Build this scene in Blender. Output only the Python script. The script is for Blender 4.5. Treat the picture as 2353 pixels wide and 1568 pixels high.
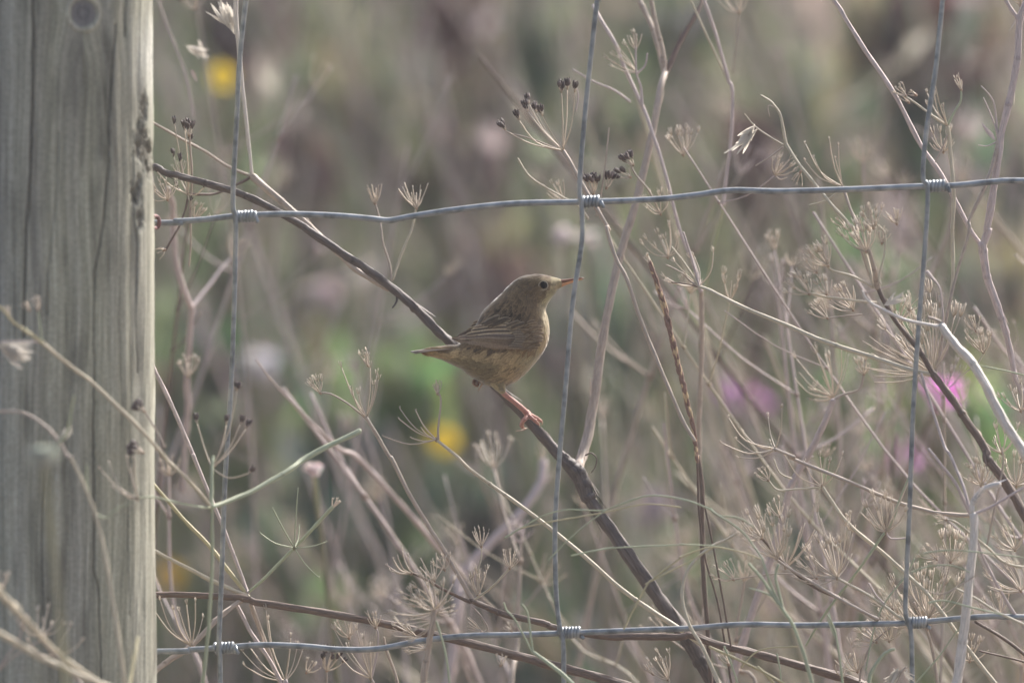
import bpy, math, random
import numpy as np
from mathutils import Vector, Matrix, noise
from mathutils.bvhtree import BVHTree
R = math.radians
rnd = random.Random(7)
# ------------------------------------------------------------------ camera, sky, sun, exposure
sc = bpy.context.scene
for o in list(bpy.data.objects): bpy.data.objects.remove(o)
LENS, D, CAMZ, PITCH = 365.0, 4.5, 0.95, 6.0
cd = bpy.data.cameras.new('camera'); cam = bpy.data.objects.new('camera', cd); sc.collection.objects.link(cam)
cam.location = (0, -D, CAMZ); cam.rotation_euler = (R(90 - PITCH), 0, 0)
cd.lens = LENS; cd.sensor_width = 36; cd.clip_end = 2000; cd.clip_start = 0.05
cd.dof.use_dof = True; cd.dof.focus_distance = 4.56; cd.dof.aperture_fstop = 6.3; cd.dof.aperture_blades = 7
sc.camera = cam
SUN_AZ, SUN_EL = 38.0, 42.0          # to the right of the view direction, behind the scene
w = bpy.data.worlds.new('World'); sc.world = w; w.use_nodes = True
nt = w.node_tree; bg = nt.nodes['Background']
sky = nt.nodes.new('ShaderNodeTexSky'); sky.sky_type = 'NISHITA'; sky.sun_disc = False
sky.sun_elevation = R(SUN_EL); sky.sun_rotation = R(SUN_AZ); sky.dust_density = 5.0; sky.air_density = 1.0; sky.ozone_density = 0.6
nt.links.new(sky.outputs[0], bg.inputs[0]); bg.inputs[1].default_value = 0.13
sl = bpy.data.lights.new('sun', 'SUN'); sl.energy = 4.0; sl.angle = R(2.0); sl.color = (1, .965, .92)
so = bpy.data.objects.new('sun', sl); sc.collection.objects.link(so)
sd = Vector((math.sin(R(SUN_AZ)) * math.cos(R(SUN_EL)), math.cos(R(SUN_AZ)) * math.cos(R(SUN_EL)), math.sin(R(SUN_EL))))
so.rotation_euler = sd.to_track_quat('Z', 'Y').to_euler()
vs = sc.view_settings; vs.view_transform = 'Standard'; vs.look = 'None'; vs.gamma = 1; vs.exposure = 1.12
sc.render.engine = 'CYCLES'

# ------------------------------------------------------------------ placing helpers
CAM = Vector((0, -D, CAMZ)); FW = Vector((0, math.cos(R(PITCH)), -math.sin(R(PITCH)))); UP = Vector((0, math.sin(R(PITCH)), math.cos(R(PITCH))))
def P(x, y, d=0.0):                  # a point of the photograph's plan carried to depth y = d
    v = FW + Vector((1, 0, 0)) * ((x - 1176) / 2352 * 36 / LENS) - UP * ((y - 784) / 2352 * 36 / LENS)
    return CAM + v * ((d + D) / v.y)
def mpp(d=0.0): return (36 / LENS) / 2352 * (d + D)
CR = {'TL': (0, 0, 2.7506), 'ML': (0, 570, 2.7506), 'BL': (0, 1140, 2.768), 'TC': (850, 0, 2.7506), 'MC': (850, 570, 2.7506), 'BC': (850, 1140, 2.768),
      'TR': (1700, 0, 2.742), 'MR': (1700, 570, 2.742), 'BR': (1700, 1140, 2.742), 'A': (980, 640, 3.267)}
def cv(t, x, y):
    if t == 'V': return (x, y)
    ox, oy, s = CR[t]; return ((ox + x / s) * .9195, (oy + y / s) * .9195)
def pp(s):
    out = []; t = 'V'
    for k in s.split():
        if ',' in k:
            a, b = k.split(','); out.append(cv(t, float(a), float(b)))
        else: t = k
    return out

# ------------------------------------------------------------------ object helpers
col = sc.collection
def tag(o, label=None, cat=None, group=None, kind=None):
    if label: o['label'] = label
    if cat: o['category'] = cat
    if group: o['group'] = group
    if kind: o['kind'] = kind
    return o
def empty(name, loc, label, cat, group=None):
    o = bpy.data.objects.new(name, None); o.location = loc; o.empty_display_size = .01; col.objects.link(o)
    return tag(o, label, cat, group)
class MB:
    def __init__(s): s.v = []; s.f = []; s.uv = []; s.c = []
    def add(s, vs_, fs, uvs=None, cs=None):
        n = len(s.v); s.v += [tuple(q) for q in vs_]; s.f += [tuple(i + n for i in q) for q in fs]
        s.uv += uvs if uvs else [(0, 0)] * len(vs_)
        if cs is None: cs = (1, 1, 1)
        s.c += cs if isinstance(cs, list) else [cs] * len(vs_)
    def build(s, name, mat, parent=None, smooth=True):
        me = bpy.data.meshes.new(name); off = Vector((0, 0, 0)); q_ = parent
        while q_: off = off + q_.location; q_ = q_.parent
        a = np.array(s.v, dtype=np.float64).reshape(-1, 3) - np.array(off)
        me.from_pydata(a.tolist(), [], s.f); me.update()
        ul = me.uv_layers.new(name='UVMap'); li = np.zeros(len(me.loops), dtype=np.int32); me.loops.foreach_get('vertex_index', li)
        ul.data.foreach_set('uv', np.array(s.uv, dtype=np.float32)[li].ravel())
        ca = me.color_attributes.new('Col', 'FLOAT_COLOR', 'POINT')
        c4 = np.ones((len(s.v), 4), dtype=np.float32); c4[:, :3] = np.array(s.c, dtype=np.float32).reshape(-1, 3); ca.data.foreach_set('color', c4.ravel())
        if smooth: me.polygons.foreach_set('use_smooth', [True] * len(me.polygons))
        me.materials.append(mat)
        o = bpy.data.objects.new(name, me); col.objects.link(o)
        if parent: o.parent = parent
        return o
def crom(pts, sub):
    n = len(pts)
    if n < 3 or sub < 2:
        return [pts[0].lerp(pts[-1], i / max(1, sub)) for i in range(sub + 1)] if n == 2 else list(pts)
    out = []
    for i in range(n - 1):
        p0 = pts[max(0, i - 1)]; p1 = pts[i]; p2 = pts[i + 1]; p3 = pts[min(n - 1, i + 2)]
        for k in range(sub):
            t = k / sub
            out.append(.5 * ((2 * p1) + (p2 - p0) * t + (2 * p0 - 5 * p1 + 4 * p2 - p3) * t * t + (3 * p1 - p0 - 3 * p2 + p3) * t ** 3))
    out.append(pts[-1]); return out
def tube(mb, pts, rad, sides=8, c=(1, 1, 1), wob=0.0, cap=True, ridge=0.0):
    n = len(pts)
    if n < 2: return
    if cap and sides > 5:               # rounded ends
        rad = [rad] * n if isinstance(rad, (int, float)) else list(rad); a0 = (pts[0] - pts[1]).normalized(); a1 = (pts[-1] - pts[-2]).normalized()
        pts = [pts[0] + a0 * rad[0] * .8, pts[0] + a0 * rad[0] * .5] + list(pts) + [pts[-1] + a1 * rad[-1] * .5, pts[-1] + a1 * rad[-1] * .8]; rad = [rad[0] * .3, rad[0] * .8] + rad + [rad[-1] * .8, rad[-1] * .3]; n += 4
    vs_ = []; uvs = []; fs = []; L = 0; prev = None
    ang0 = rnd.random() * 6.28
    for i, p in enumerate(pts):
        t = (pts[min(n - 1, i + 1)] - pts[max(0, i - 1)])
        t = t.normalized() if t.length > 1e-9 else Vector((0, 0, 1))
        if prev is None:
            a = Vector((0, 1, 0)) if abs(t.y) < .9 else Vector((1, 0, 0)); nrm = (a - t * a.dot(t)).normalized()
        else:
            nrm = (prev - t * prev.dot(t)); nrm = nrm.normalized() if nrm.length > 1e-6 else prev
        prev = nrm; b = t.cross(nrm)
        if i: L += (p - pts[i - 1]).length
        r = rad[i] if not isinstance(rad, (int, float)) else rad
        for k in range(sides):
            a = 2 * math.pi * k / sides + ang0
            rr = r * (1 + (wob * noise.noise(Vector((math.cos(a) * 2 + ang0 * 7, math.sin(a) * 2, L * 120))) if wob else 0))
            rr *= 1 + (ridge * math.cos(a * 6 + L * 8) if ridge else 0)
            vs_.append(p + (nrm * math.cos(a) + b * math.sin(a)) * rr); uvs.append((min(k, sides - k) / sides * 2, L * 100 + ang0))
    for i in range(n - 1):
        for k in range(sides):
            k2 = (k + 1) % sides; fs.append((i * sides + k, i * sides + k2, (i + 1) * sides + k2, (i + 1) * sides + k))
    if cap:
        fs.append(tuple(range(sides))[::-1]); fs.append(tuple(range((n - 1) * sides, n * sides)))
    mb.add(vs_, fs, uvs, c)
def blob(mb, c, ax, r, L, col_=(1, 1, 1), seg=6):
    ax = ax.normalized(); pts = []; rr = []
    for i in range(seg + 1):
        t = i / seg; pts.append(c + ax * (t - .5) * L); rr.append(max(r * math.sin(math.pi * (.06 + .88 * t)), 1e-5))
    tube(mb, pts, rr, 6, col_)
def leaf(mb, root, dirv, nrm, L, W, bend=.3, c=(1, 1, 1), seg=6, fold=.25):
    dirv = dirv.normalized(); side = dirv.cross(nrm).normalized(); nrm = side.cross(dirv).normalized(); vs_ = []; fs = []; uvs = []
    for i in range(seg + 1):
        t = i / seg; wd = W * .5 * (math.sin(math.pi * min(1, t * .9 + .06)) ** .8); cen = root + dirv * L * t - nrm * bend * L * t * t
        for s_ in (-1, 0, 1):
            vs_.append(cen + side * wd * s_ + nrm * (fold * wd * abs(s_))); uvs.append((s_ * .5 + .5, t))
    for i in range(seg):
        for k in (0, 1): fs.append((i * 3 + k, i * 3 + k + 1, i * 3 + k + 4, i * 3 + k + 3))
    mb.add(vs_, fs, uvs, c)

# ------------------------------------------------------------------ materials
def newmat(name, rough=.75, spec=.3):
    m = bpy.data.materials.new(name); m.use_nodes = True; n = m.node_tree.nodes; b = n['Principled BSDF']
    b.inputs['Roughness'].default_value = rough; b.inputs['Specular IOR Level'].default_value = spec
    return m, n, m.node_tree.links, b
def ramp(n, stops):
    r = n.new('ShaderNodeValToRGB'); e = r.color_ramp.elements
    while len(e) > 1: e.remove(e[-1])
    e[0].position = stops[0][0]; e[0].color = (*stops[0][1], 1)
    for p_, c_ in stops[1:]:
        q = e.new(p_); q.color = (*c_, 1)
    return r
def mulc(c, k): return tuple(min(1, a * k) for a in c)
MC = {}
def stem_mat(key, c, var=.45, trans=0.0, rough=.62, streak=9.0):
    if key in MC: return MC[key]
    m, n, l, b = newmat(key, rough, .35)
    uv = n.new('ShaderNodeUVMap'); uv.uv_map = 'UVMap'; mp = n.new('ShaderNodeMapping'); mp.inputs['Scale'].default_value = (streak, 1.2, 1)
    l.new(uv.outputs[0], mp.inputs[0]); nz = n.new('ShaderNodeTexNoise'); nz.inputs['Scale'].default_value = 1.6; nz.inputs['Detail'].default_value = 5; nz.inputs['Roughness'].default_value = .65
    l.new(mp.outputs[0], nz.inputs['Vector'])
    r = ramp(n, [(.25, mulc(c, 1 - var)), (.5, c), (.75, mulc(c, 1 + var))]); l.new(nz.outputs[0], r.inputs[0])
    at = n.new('ShaderNodeVertexColor'); at.layer_name = 'Col'; mx = n.new('ShaderNodeMix'); mx.data_type = 'RGBA'; mx.blend_type = 'MULTIPLY'; mx.inputs[0].default_value = 1
    l.new(r.outputs[0], mx.inputs[6]); l.new(at.outputs[0], mx.inputs[7]); l.new(mx.outputs[2], b.inputs['Base Color'])
    bp_ = n.new('ShaderNodeBump'); bp_.inputs['Strength'].default_value = .5; bp_.inputs['Distance'].default_value = .0003; l.new(nz.outputs[0], bp_.inputs['Height']); l.new(bp_.outputs[0], b.inputs['Normal'])
    if trans:
        tr = n.new('ShaderNodeBsdfTranslucent'); l.new(mx.outputs[2], tr.inputs[0]); ms = n.new('ShaderNodeMixShader'); ms.inputs[0].default_value = trans
        l.new(b.outputs[0], ms.inputs[1]); l.new(tr.outputs[0], ms.inputs[2]); l.new(ms.outputs[0], n['Material Output'].inputs[0])
    MC[key] = m; return m
M_PERCH = stem_mat('perch bark', (.088, .071, .066), .6)
M_DARK = stem_mat('dark brown stem', (.125, .088, .07), .6)
M_PINK = stem_mat('pinkish dry stem', (.46, .385, .37), .42, .1)
M_STRAW = stem_mat('straw stem', (.48, .43, .335), .35, .12)
M_TAN = stem_mat('tan dry stem', (.38, .315, .265), .4, .1)
M_GREEN = stem_mat('pale green stem', (.38, .41, .29), .25, .2)
M_YEL = stem_mat('yellow straw stem', (.44, .39, .24), .3, .15)
M_PALE = stem_mat('bleached pale stem', (.55, .505, .465), .42, .1, .5)
M_RAY = stem_mat('dry umbel ray', (.58, .50, .41), .3, .2)
M_SEED = stem_mat('dark seeds', (.085, .065, .06), .5)
M_RED = stem_mat('red brown seed head', (.24, .15, .12), .5, .1)
M_FLUFF = stem_mat('white fluff', (.62, .58, .52), .15, .45)
MATS = dict(perch=M_PERCH, dark=M_DARK, pink=M_PINK, straw=M_STRAW, tan=M_TAN, green=M_GREEN, yel=M_YEL, pale=M_PALE, ray=M_RAY, seed=M_SEED, red=M_RED, fluff=M_FLUFF)
def vc_mat(key, rough=.8, trans=.45, spec=.2, nscale=40, namt=.35):
    m, n, l, b = newmat(key, rough, spec)
    at = n.new('ShaderNodeVertexColor'); at.layer_name = 'Col'; tc = n.new('ShaderNodeTexCoord'); nz = n.new('ShaderNodeTexNoise'); nz.inputs['Scale'].default_value = nscale; nz.inputs['Detail'].default_value = 4
    l.new(tc.outputs['Object'], nz.inputs['Vector']); r = ramp(n, [(.3, (1 - namt,) * 3), (.7, (1 + namt,) * 3)]); l.new(nz.outputs[0], r.inputs[0])
    mx = n.new('ShaderNodeMix'); mx.data_type = 'RGBA'; mx.blend_type = 'MULTIPLY'; mx.inputs[0].default_value = 1; l.new(at.outputs[0], mx.inputs[6]); l.new(r.outputs[0], mx.inputs[7]); l.new(mx.outputs[2], b.inputs['Base Color'])
    if trans:
        tr = n.new('ShaderNodeBsdfTranslucent'); l.new(mx.outputs[2], tr.inputs[0]); ms = n.new('ShaderNodeMixShader'); ms.inputs[0].default_value = trans
        l.new(b.outputs[0], ms.inputs[1]); l.new(tr.outputs[0], ms.inputs[2]); l.new(ms.outputs[0], n['Material Output'].inputs[0])
    return m
M_VEG = vc_mat('vegetation'); M_PETAL = vc_mat('petal', .6, .4, .2, 200, .12)

# ------------------------------------------------------------------ ground
m, n, l, b = newmat('soil and litter', .95, .1)
tc = n.new('ShaderNodeTexCoord'); nz = n.new('ShaderNodeTexNoise'); nz.inputs['Scale'].default_value = 5; nz.inputs['Detail'].default_value = 8; l.new(tc.outputs['Object'], nz.inputs['Vector'])
r = ramp(n, [(.35, (.12, .09, .075)), (.5, (.19, .15, .13)), (.62, (.15, .155, .09)), (.75, (.24, .20, .17))]); l.new(nz.outputs[0], r.inputs[0]); l.new(r.outputs[0], b.inputs['Base Color'])
mb = MB(); N = 60; vs_ = []; fs = []
def gc(i): t = i / N * 2 - 1; return 300 * t ** 5 + 6 * t
for j in range(N + 1):
    for i in range(N + 1):
        x, y = gc(i), gc(j) + 3; z = .05 * noise.noise(Vector((x * .7, y * .7, 0))) if abs(x) < 30 and abs(y) < 30 else 0
        vs_.append((x, y, z - .02))
for j in range(N):
    for i in range(N): fs.append((j * (N + 1) + i, j * (N + 1) + i + 1, (j + 1) * (N + 1) + i + 1, (j + 1) * (N + 1) + i))
mb.add(vs_, fs); tag(mb.build('ground', m), 'brown soil under the dry weeds', None, None, 'structure')

# ------------------------------------------------------------------ fence post
PR = .050; pc = P(355, 784, -.055); PX = pc.x - PR; PY = -.055
def ylut(s):                         # crack line: x as a function of y
    q = pp(s); return [a[1] for a in q], [a[0] for a in q]
CRACKS = [(ylut('TL 225,-300 225,0 230,300 225,600 220,800 210,1100 195,1400 ML 180,0 172,300 165,500 168,760'), 4.6, 1.0),
          (ylut('TL 790,170 768,500 750,800 750,1100 712,1500 ML 705,0 645,300 650,700 650,1000 640,1568 BL 650,0 650,800 680,900 700,1500 710,1900'), 3.2, .9),
          (ylut('TL 872,-300 872,0 860,260'), 2.6, .8), (ylut('ML 940,0 938,300 935,600 955,1000'), 2.2, .6),
          (ylut('TL 400,900 390,1300 ML 360,0 330,300 320,600'), 3.2, .5), (ylut('ML 100,0 95,400 110,900'), 2.6, .5), (ylut('BL 300,100 290,600 300,1100'), 2.8, .55),
          (ylut('TL 920,900 925,1500 ML 935,100'), 2.2, .6), (ylut('ML 450,500 470,900 480,1400'), 2, .35), (ylut('BL 900,0 880,500 900,1100'), 2, .4)]
NA, NZ = 760, 620
aa = np.concatenate([np.linspace(-math.pi * 1.02, 0.02 * math.pi, NA), np.linspace(0.02 * math.pi, .98 * math.pi, 60)[1:-1]])
zz = np.concatenate([np.linspace(-.3, .22, 12)[:-1], np.linspace(.22, .68, NZ), np.linspace(.68, 1.15, 16)[1:]])
AG, ZG = np.meshgrid(aa, zz)
def vn(x, y, sx, sy, seed):          # cheap value noise
    x = x * sx + seed * 17.3; y = y * sy + seed * 5.1; xi = np.floor(x).astype(int); yi = np.floor(y).astype(int); fx = x - xi; fy = y - yi
    fx = fx * fx * (3 - 2 * fx); fy = fy * fy * (3 - 2 * fy)
    def h(a, b): s_ = np.sin(a * 127.1 + b * 311.7 + seed * 74.7) * 43758.5453; return s_ - np.floor(s_)
    return (h(xi, yi) * (1 - fx) + h(xi + 1, yi) * fx) * (1 - fy) + (h(xi, yi + 1) * (1 - fx) + h(xi + 1, yi + 1) * fx) * fy
arc = AG * PR
X = PX + PR * np.cos(AG); Y = PY + PR * np.sin(AG); Z = ZG
dy = Y + D; dz = Z - CAMZ; cp, sp = math.cos(R(PITCH)), math.sin(R(PITCH)); dep = dy * cp - dz * sp
VX = 1176 + X / dep * LENS / 36 * 2352; VY = 784 - (dy * sp + dz * cp) / dep * LENS / 36 * 2352
front = (np.sin(AG) < .1)
disp = np.zeros_like(X); dark = np.zeros_like(X)
KX, KY, KR = 192, 30, 36
dk = np.hypot(VX - KX, (VY - KY) * .92)
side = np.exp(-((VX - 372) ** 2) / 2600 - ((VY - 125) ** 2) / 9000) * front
wx = VX + 30 * np.exp(-((dk / 90) ** 2)) * np.sign(VX - KX) * 1.0 + (vn(VX, VY, 1 / 90, 1 / 260, 3) - .5) * 14
grain = (vn(wx, VY, 1 / 5.5, 1 / 420, 1) - .5) * .5 + (vn(wx, VY, 1 / 2.4, 1 / 200, 2) - .5) * .5 + (vn(wx, VY, 1 / 14, 1 / 600, 5) - .5) * .4
grain += (vn(wx, VY, 1 / 1.7, 1 / 60, 8) - .5) * .55
disp += grain * .00035
for (ys, xs), w_, dep_ in CRACKS:
    cx = np.interp(VY, ys, xs) + (vn(VY * 0, VY, 1, 1 / 25, 9) - .5) * 3; inside = (VY > ys[0]) & (VY < ys[-1]) & front
    ww = w_ * (.65 + .7 * vn(VY * 0, VY, 1, 1 / 50, 11)) * .7; g = np.exp(-((VX - cx) / ww) ** 2) * inside * dep_
    disp -= g * .0011; dark = np.maximum(dark, g)
ring = np.exp(-((dk - KR) / 5) ** 2) * front; kin = np.clip(1 - dk / (KR - 4), 0, 1) * front
disp += ring * .0009 - np.clip(kin * 3, 0, 1) * .0004
dam = np.zeros_like(X)
for (cx, cy, sx, sy) in [(332, 250, 9, 42), (325, 330, 20, 55), (345, 385, 16, 36), (315, 440, 14, 40), (340, 345, 18, 30), (322, 500, 9, 30)]:
    dam = np.maximum(dam, np.exp(-((VX - cx) / sx) ** 2 - ((VY - cy) / sy) ** 2))
dam *= front; dn = vn(VX, VY, 1 / 7, 1 / 20, 21) * .6 + vn(VX, VY, 1 / 3, 1 / 9, 22) * .5; dam = np.clip((dam - .32) * 2.4 + (dn - .62) * 1.6, 0, 1) * (dam > .12)
disp -= dam * .0016 * dn * 1.5
disp += (vn(AG * 9, VY, 1, 1 / 300, 31) - .5) * .0012
RR = PR + disp; X = PX + RR * np.cos(AG); Y = PY + RR * np.sin(AG)
bands = np.clip(vn(wx, VY, 1 / 30, 1 / 700, 41), 0, 1)
base = np.array([.305, .296, .252])[None, None] * (1 + grain * .75)[..., None]
base = base * (1 - .12 * bands[..., None]) + np.array([.03, .035, .0])[None, None] * (1 - bands[..., None])
stn = np.clip((vn(wx, VY, 1 / 22, 1 / 120, 51) - .55) * 2.6, 0, 1)
stn2 = np.exp(-((VX - 200) / 70) ** 2 - ((VY - 150) / 130) ** 2) * vn(wx, VY, 1 / 8, 1 / 60, 52)
stn3 = np.exp(-((VX - 270) / 110) ** 2 - ((VY - 340) / 120) ** 2) * vn(wx, VY, 1 / 10, 1 / 40, 53)
base *= (1 - .30 * stn - .45 * stn2 - .3 * stn3)[..., None]
blu = np.clip((90 - VX) / 90, 0, 1)[..., None] * front[..., None]; base = base * (1 - blu * np.array([.06, .03, -.06]))
edge = np.clip((VX - 300) / 40, 0, 1) * front
base = base * (1 - edge[..., None] * .0) + edge[..., None] * np.array([.05, .05, .035])  # sunlit band down the right edge painted into the wood colour
base += (side * .42)[..., None]  # paler wood by the side knot, its sunlit rim painted in too
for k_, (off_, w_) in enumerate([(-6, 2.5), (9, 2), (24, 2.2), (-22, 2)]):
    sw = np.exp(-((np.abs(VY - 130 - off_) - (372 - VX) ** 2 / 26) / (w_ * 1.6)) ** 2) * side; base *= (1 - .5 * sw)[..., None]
base = base * (1 - .68 * dark)[..., None] + (dark * .012)[..., None]
base = base * (1 - .62 * dam)[..., None] + dam[..., None] * np.array([.02, .014, .01])
kc = np.clip(kin * 4, 0, 1)[..., None]; rings = (.5 + .5 * np.sin(dk / 2.6))[..., None]
base = base * (1 - kc) + kc * (np.array([.155, .15, .15]) * (.85 + .3 * rings)); base = base * (1 + .35 * ring[..., None])
base = np.clip(base * .86, .008, .8)
nr, na = AG.shape
Vt = np.stack([X, Y, Z], -1).reshape(-1, 3); fs = []
for j in range(nr - 1):
    o_ = j * na
    fs += [(o_ + i, o_ + (i + 1) % na, o_ + na + (i + 1) % na, o_ + na + i) for i in range(na)]
top0 = (nr - 1) * na
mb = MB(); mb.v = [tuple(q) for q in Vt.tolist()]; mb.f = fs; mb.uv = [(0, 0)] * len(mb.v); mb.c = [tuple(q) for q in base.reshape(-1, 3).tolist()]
mb.add([(PX, PY, 1.152)], []); ci = len(mb.v) - 1; mb.c[-1] = (.2, .18, .15)
mb.f += [(top0 + i, top0 + (i + 1) % na, ci) for i in range(na)]
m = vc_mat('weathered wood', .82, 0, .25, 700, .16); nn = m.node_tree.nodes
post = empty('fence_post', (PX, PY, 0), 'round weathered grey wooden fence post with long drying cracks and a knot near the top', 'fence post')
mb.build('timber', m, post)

# ------------------------------------------------------------------ wire fence
m, n, l, b = newmat('galvanised wire', .42, .5); b.inputs['Metallic'].default_value = .55
tc = n.new('ShaderNodeTexCoord'); nz = n.new('ShaderNodeTexNoise'); nz.inputs['Scale'].default_value = 180; nz.inputs['Detail'].default_value = 5; l.new(tc.outputs['Object'], nz.inputs['Vector'])
r = ramp(n, [(.3, (.12, .13, .14)), (.5, (.22, .24, .255)), (.75, (.33, .34, .345))]); l.new(nz.outputs[0], r.inputs[0]); l.new(r.outputs[0], b.inputs['Base Color'])
r2 = ramp(n, [(.3, (.6,) * 3), (.7, (.38,) * 3)]); l.new(nz.outputs[0], r2.inputs[0]); l.new(r2.outputs[0], b.inputs['Roughness']); M_WIRE = m
M_RUST = stem_mat('rusty staple', (.16, .075, .075), .5)
fence = empty('wire_fence', (P(1176, 784).x, 0, 0), 'galvanised stock fence of long wires crossed by three upright wires with coiled knots', 'wire fence')
def wire(name, s, w_, d=0.0, ext=None, rr=1.0):
    q = [P(x, y, d) for x, y in pp(s)]
    if ext: q = ext[0](q) + q + ext[1](q)
    pts = crom(q, 8); pts = [p + Vector((0, .0006 * noise.noise(Vector((p.x * 9, 3, p.z * 9))), .0004 * noise.noise(p * 25))) for p in pts]
    mb = MB(); tube(mb, pts, w_ / 2 * mpp(d), 12); return mb.build(name, M_WIRE, fence)
def eh(q): return [Vector((-1.0, .004, q[0].z - .003)), Vector((-.6, .004, q[0].z)), Vector((-.33, .004, q[0].z - .001))]
def eh2(q): return [Vector((.3, 0, q[-1].z)), Vector((.45, 0, q[-1].z + .006)), Vector((.7, 0, q[-1].z)), Vector((1.1, 0, q[-1].z + .004))]
wire('horizontal_wire', 'V 335,512 400,508 470,504 540,497 650,492 760,494 850,501 895,505 950,495 1050,480 1180,468 1330,464 1500,457 1600,448 1680,438 1800,440 1950,435 2120,428 2200,425 2290,416 2352,414', 14, 0, (eh, eh2))
wire('horizontal_wire', 'V 330,1497 440,1492 510,1487 600,1480 700,1483 780,1490 870,1488 960,1472 1060,1461 1180,1457 1300,1452 1450,1448 1580,1443 1700,1433 1850,1436 2000,1433 2090,1430 2200,1420 2280,1415 2352,1417', 14, 0, (eh, eh2))
def ev(q): return [Vector((q[0].x + .006, q[0].y, .95)), Vector((q[0].x + .004, q[0].y, q[0].z + .09))]
def ev2(q): return [Vector((q[-1].x, q[-1].y, q[-1].z - .08)), Vector((q[-1].x + .002, q[-1].y, .06))]
for s in ['V 566,-40 565,0 552,120 545,250 538,380 535,470 541,500 541,560 538,700 530,900 517,1100 510,1300 503,1470 505,1500 506,1568',
          'V 1378,-40 1372,0 1355,150 1342,280 1331,430 1336,470 1336,560 1315,700 1298,900 1285,1050 1275,1200 1277,1350 1285,1435 1293,1470 1295,1568',
          'V 2170,-40 2165,0 2150,150 2128,300 2120,405 2131,440 2122,600 2110,750 2097,950 2090,1150 2083,1300 2080,1405 2092,1450 2095,1568']:
    wire('upright_wire', s, 11.5, -.0026, (ev, ev2))
for kx, ky, sl_ in [(562, 497, -.05), (1355, 463, -.05), (2150, 427, -.05), (516, 1487, -.06), (1308, 1452, -.04), (2106, 1429, -.06)]:
    mb = MB(); q = []; nt_ = 6.0 + rnd.random() * .8; S = 25 + rnd.uniform(-2, 2)
    for i in range(int(nt_ * 16) + 1):
        t = i / (nt_ * 16); a = i / 16 * 2 * math.pi; rr = (10.2 + .5 * math.sin(i * .21 + kx)) * mpp()
        c = P(kx - S + 2 * S * t, ky + sl_ * (2 * t - 1) * S, 0); q.append(c + Vector((0, -math.cos(a) * rr, math.sin(a) * rr)))
    e = q[-1]; q += [P(kx + S + 6, ky + 12, -.002)]
    tube(mb, q, 4.7 * mpp(), 8); mb.build('knot', M_WIRE, fence)
mb = MB(); q = [P(357, 496, -.006), P(363, 500, -.004), P(366, 510, -.004), P(363, 521, -.004), P(357, 524, -.006)]
mb2 = [P(352, 497, -.02)] + q + [P(352, 523, -.02)]
tube(mb, crom(mb2, 5), 4.6 * mpp(), 8); mb.build('staple', M_RUST, post)

# ------------------------------------------------------------------ umbels and stems
def perp(v):
    a = Vector((0, 1, 0)) if abs(v.y) < .9 else Vector((1, 0, 0)); return (a - v * a.dot(v)).normalized()
def umbellet(mb, p, ax, L, n_, seeds=None, c=(1, 1, 1), r0=.00014):
    u = perp(ax); v = ax.cross(u)
    for k in range(n_):
        a = 2 * math.pi * (k + rnd.random() * .7) / n_; sp_ = rnd.uniform(.15, .62); l_ = L * rnd.uniform(.7, 1.15)
        o_ = u * math.cos(a) + v * math.sin(a); m_ = p + (ax * math.cos(sp_) + o_ * math.sin(sp_)) * l_ * .55; e = m_ + (ax + o_ * sp_ * .25).normalized() * l_ * .5
        tube(mb, [p, m_, e], [r0, r0 * .95, r0 * 1.35], 3, c)
        if seeds is not None: blob(seeds, e + ax * .0006, ax + o_ * .3, (.00074) * rnd.uniform(.6, 1.25), .0034 * rnd.uniform(.8, 1.2), (rnd.uniform(.6, 1.5),) * 3, 4)
def rays(mb, node, tips, ul, nu, seeds=None, r=.00028, bow=.16, skip=.0, up=None):
    for tip in tips:
        if len(tips) > 7 and rnd.random() < .14: tip = node.lerp(tip, rnd.uniform(.3, .7)); skip = 1 if rnd.random() < .5 else skip
        v = tip - node; L = v.length
        b_ = (up if up is not None else Vector((0, 0, 1))); side_ = (b_ - v.normalized() * b_.dot(v.normalized()))
        mid = node + v * .5 - side_ * L * bow * rnd.uniform(.4, 1.2) + Vector((rnd.uniform(-1, 1), rnd.uniform(-1, 1), rnd.uniform(-1, 1))) * L * .03
        pts = crom([node, mid, tip], 4); k = len(pts)
        tube(mb, pts, [r * (1.15 - .35 * i / k) for i in range(k)], 4, (rnd.uniform(.85, 1.1),) * 3)
        if nu and rnd.random() >= skip: umbellet(mb, tip, (pts[-1] - pts[-2]).normalized() * .6 + b_ * .4, ul, nu, seeds)
def cone_tips(node, ax, L, n_, spread):
    ax = ax.normalized(); u = perp(ax); v = ax.cross(u); out = []
    for k in range(n_):
        a = 2 * math.pi * (k * .618 % 1) + rnd.random() * .5; s_ = R(spread) * math.sqrt((k + .5) / n_) * rnd.uniform(.85, 1.1)
        out.append(node + (ax * math.cos(s_) + (u * math.cos(a) + v * math.sin(a)) * math.sin(s_)) * L * rnd.uniform(.72, 1.08))
    return out
def adir(deg, dy=0.0): return Vector((math.cos(R(deg)), dy, math.sin(R(deg)))).normalized()
COUNT = [0]
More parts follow.
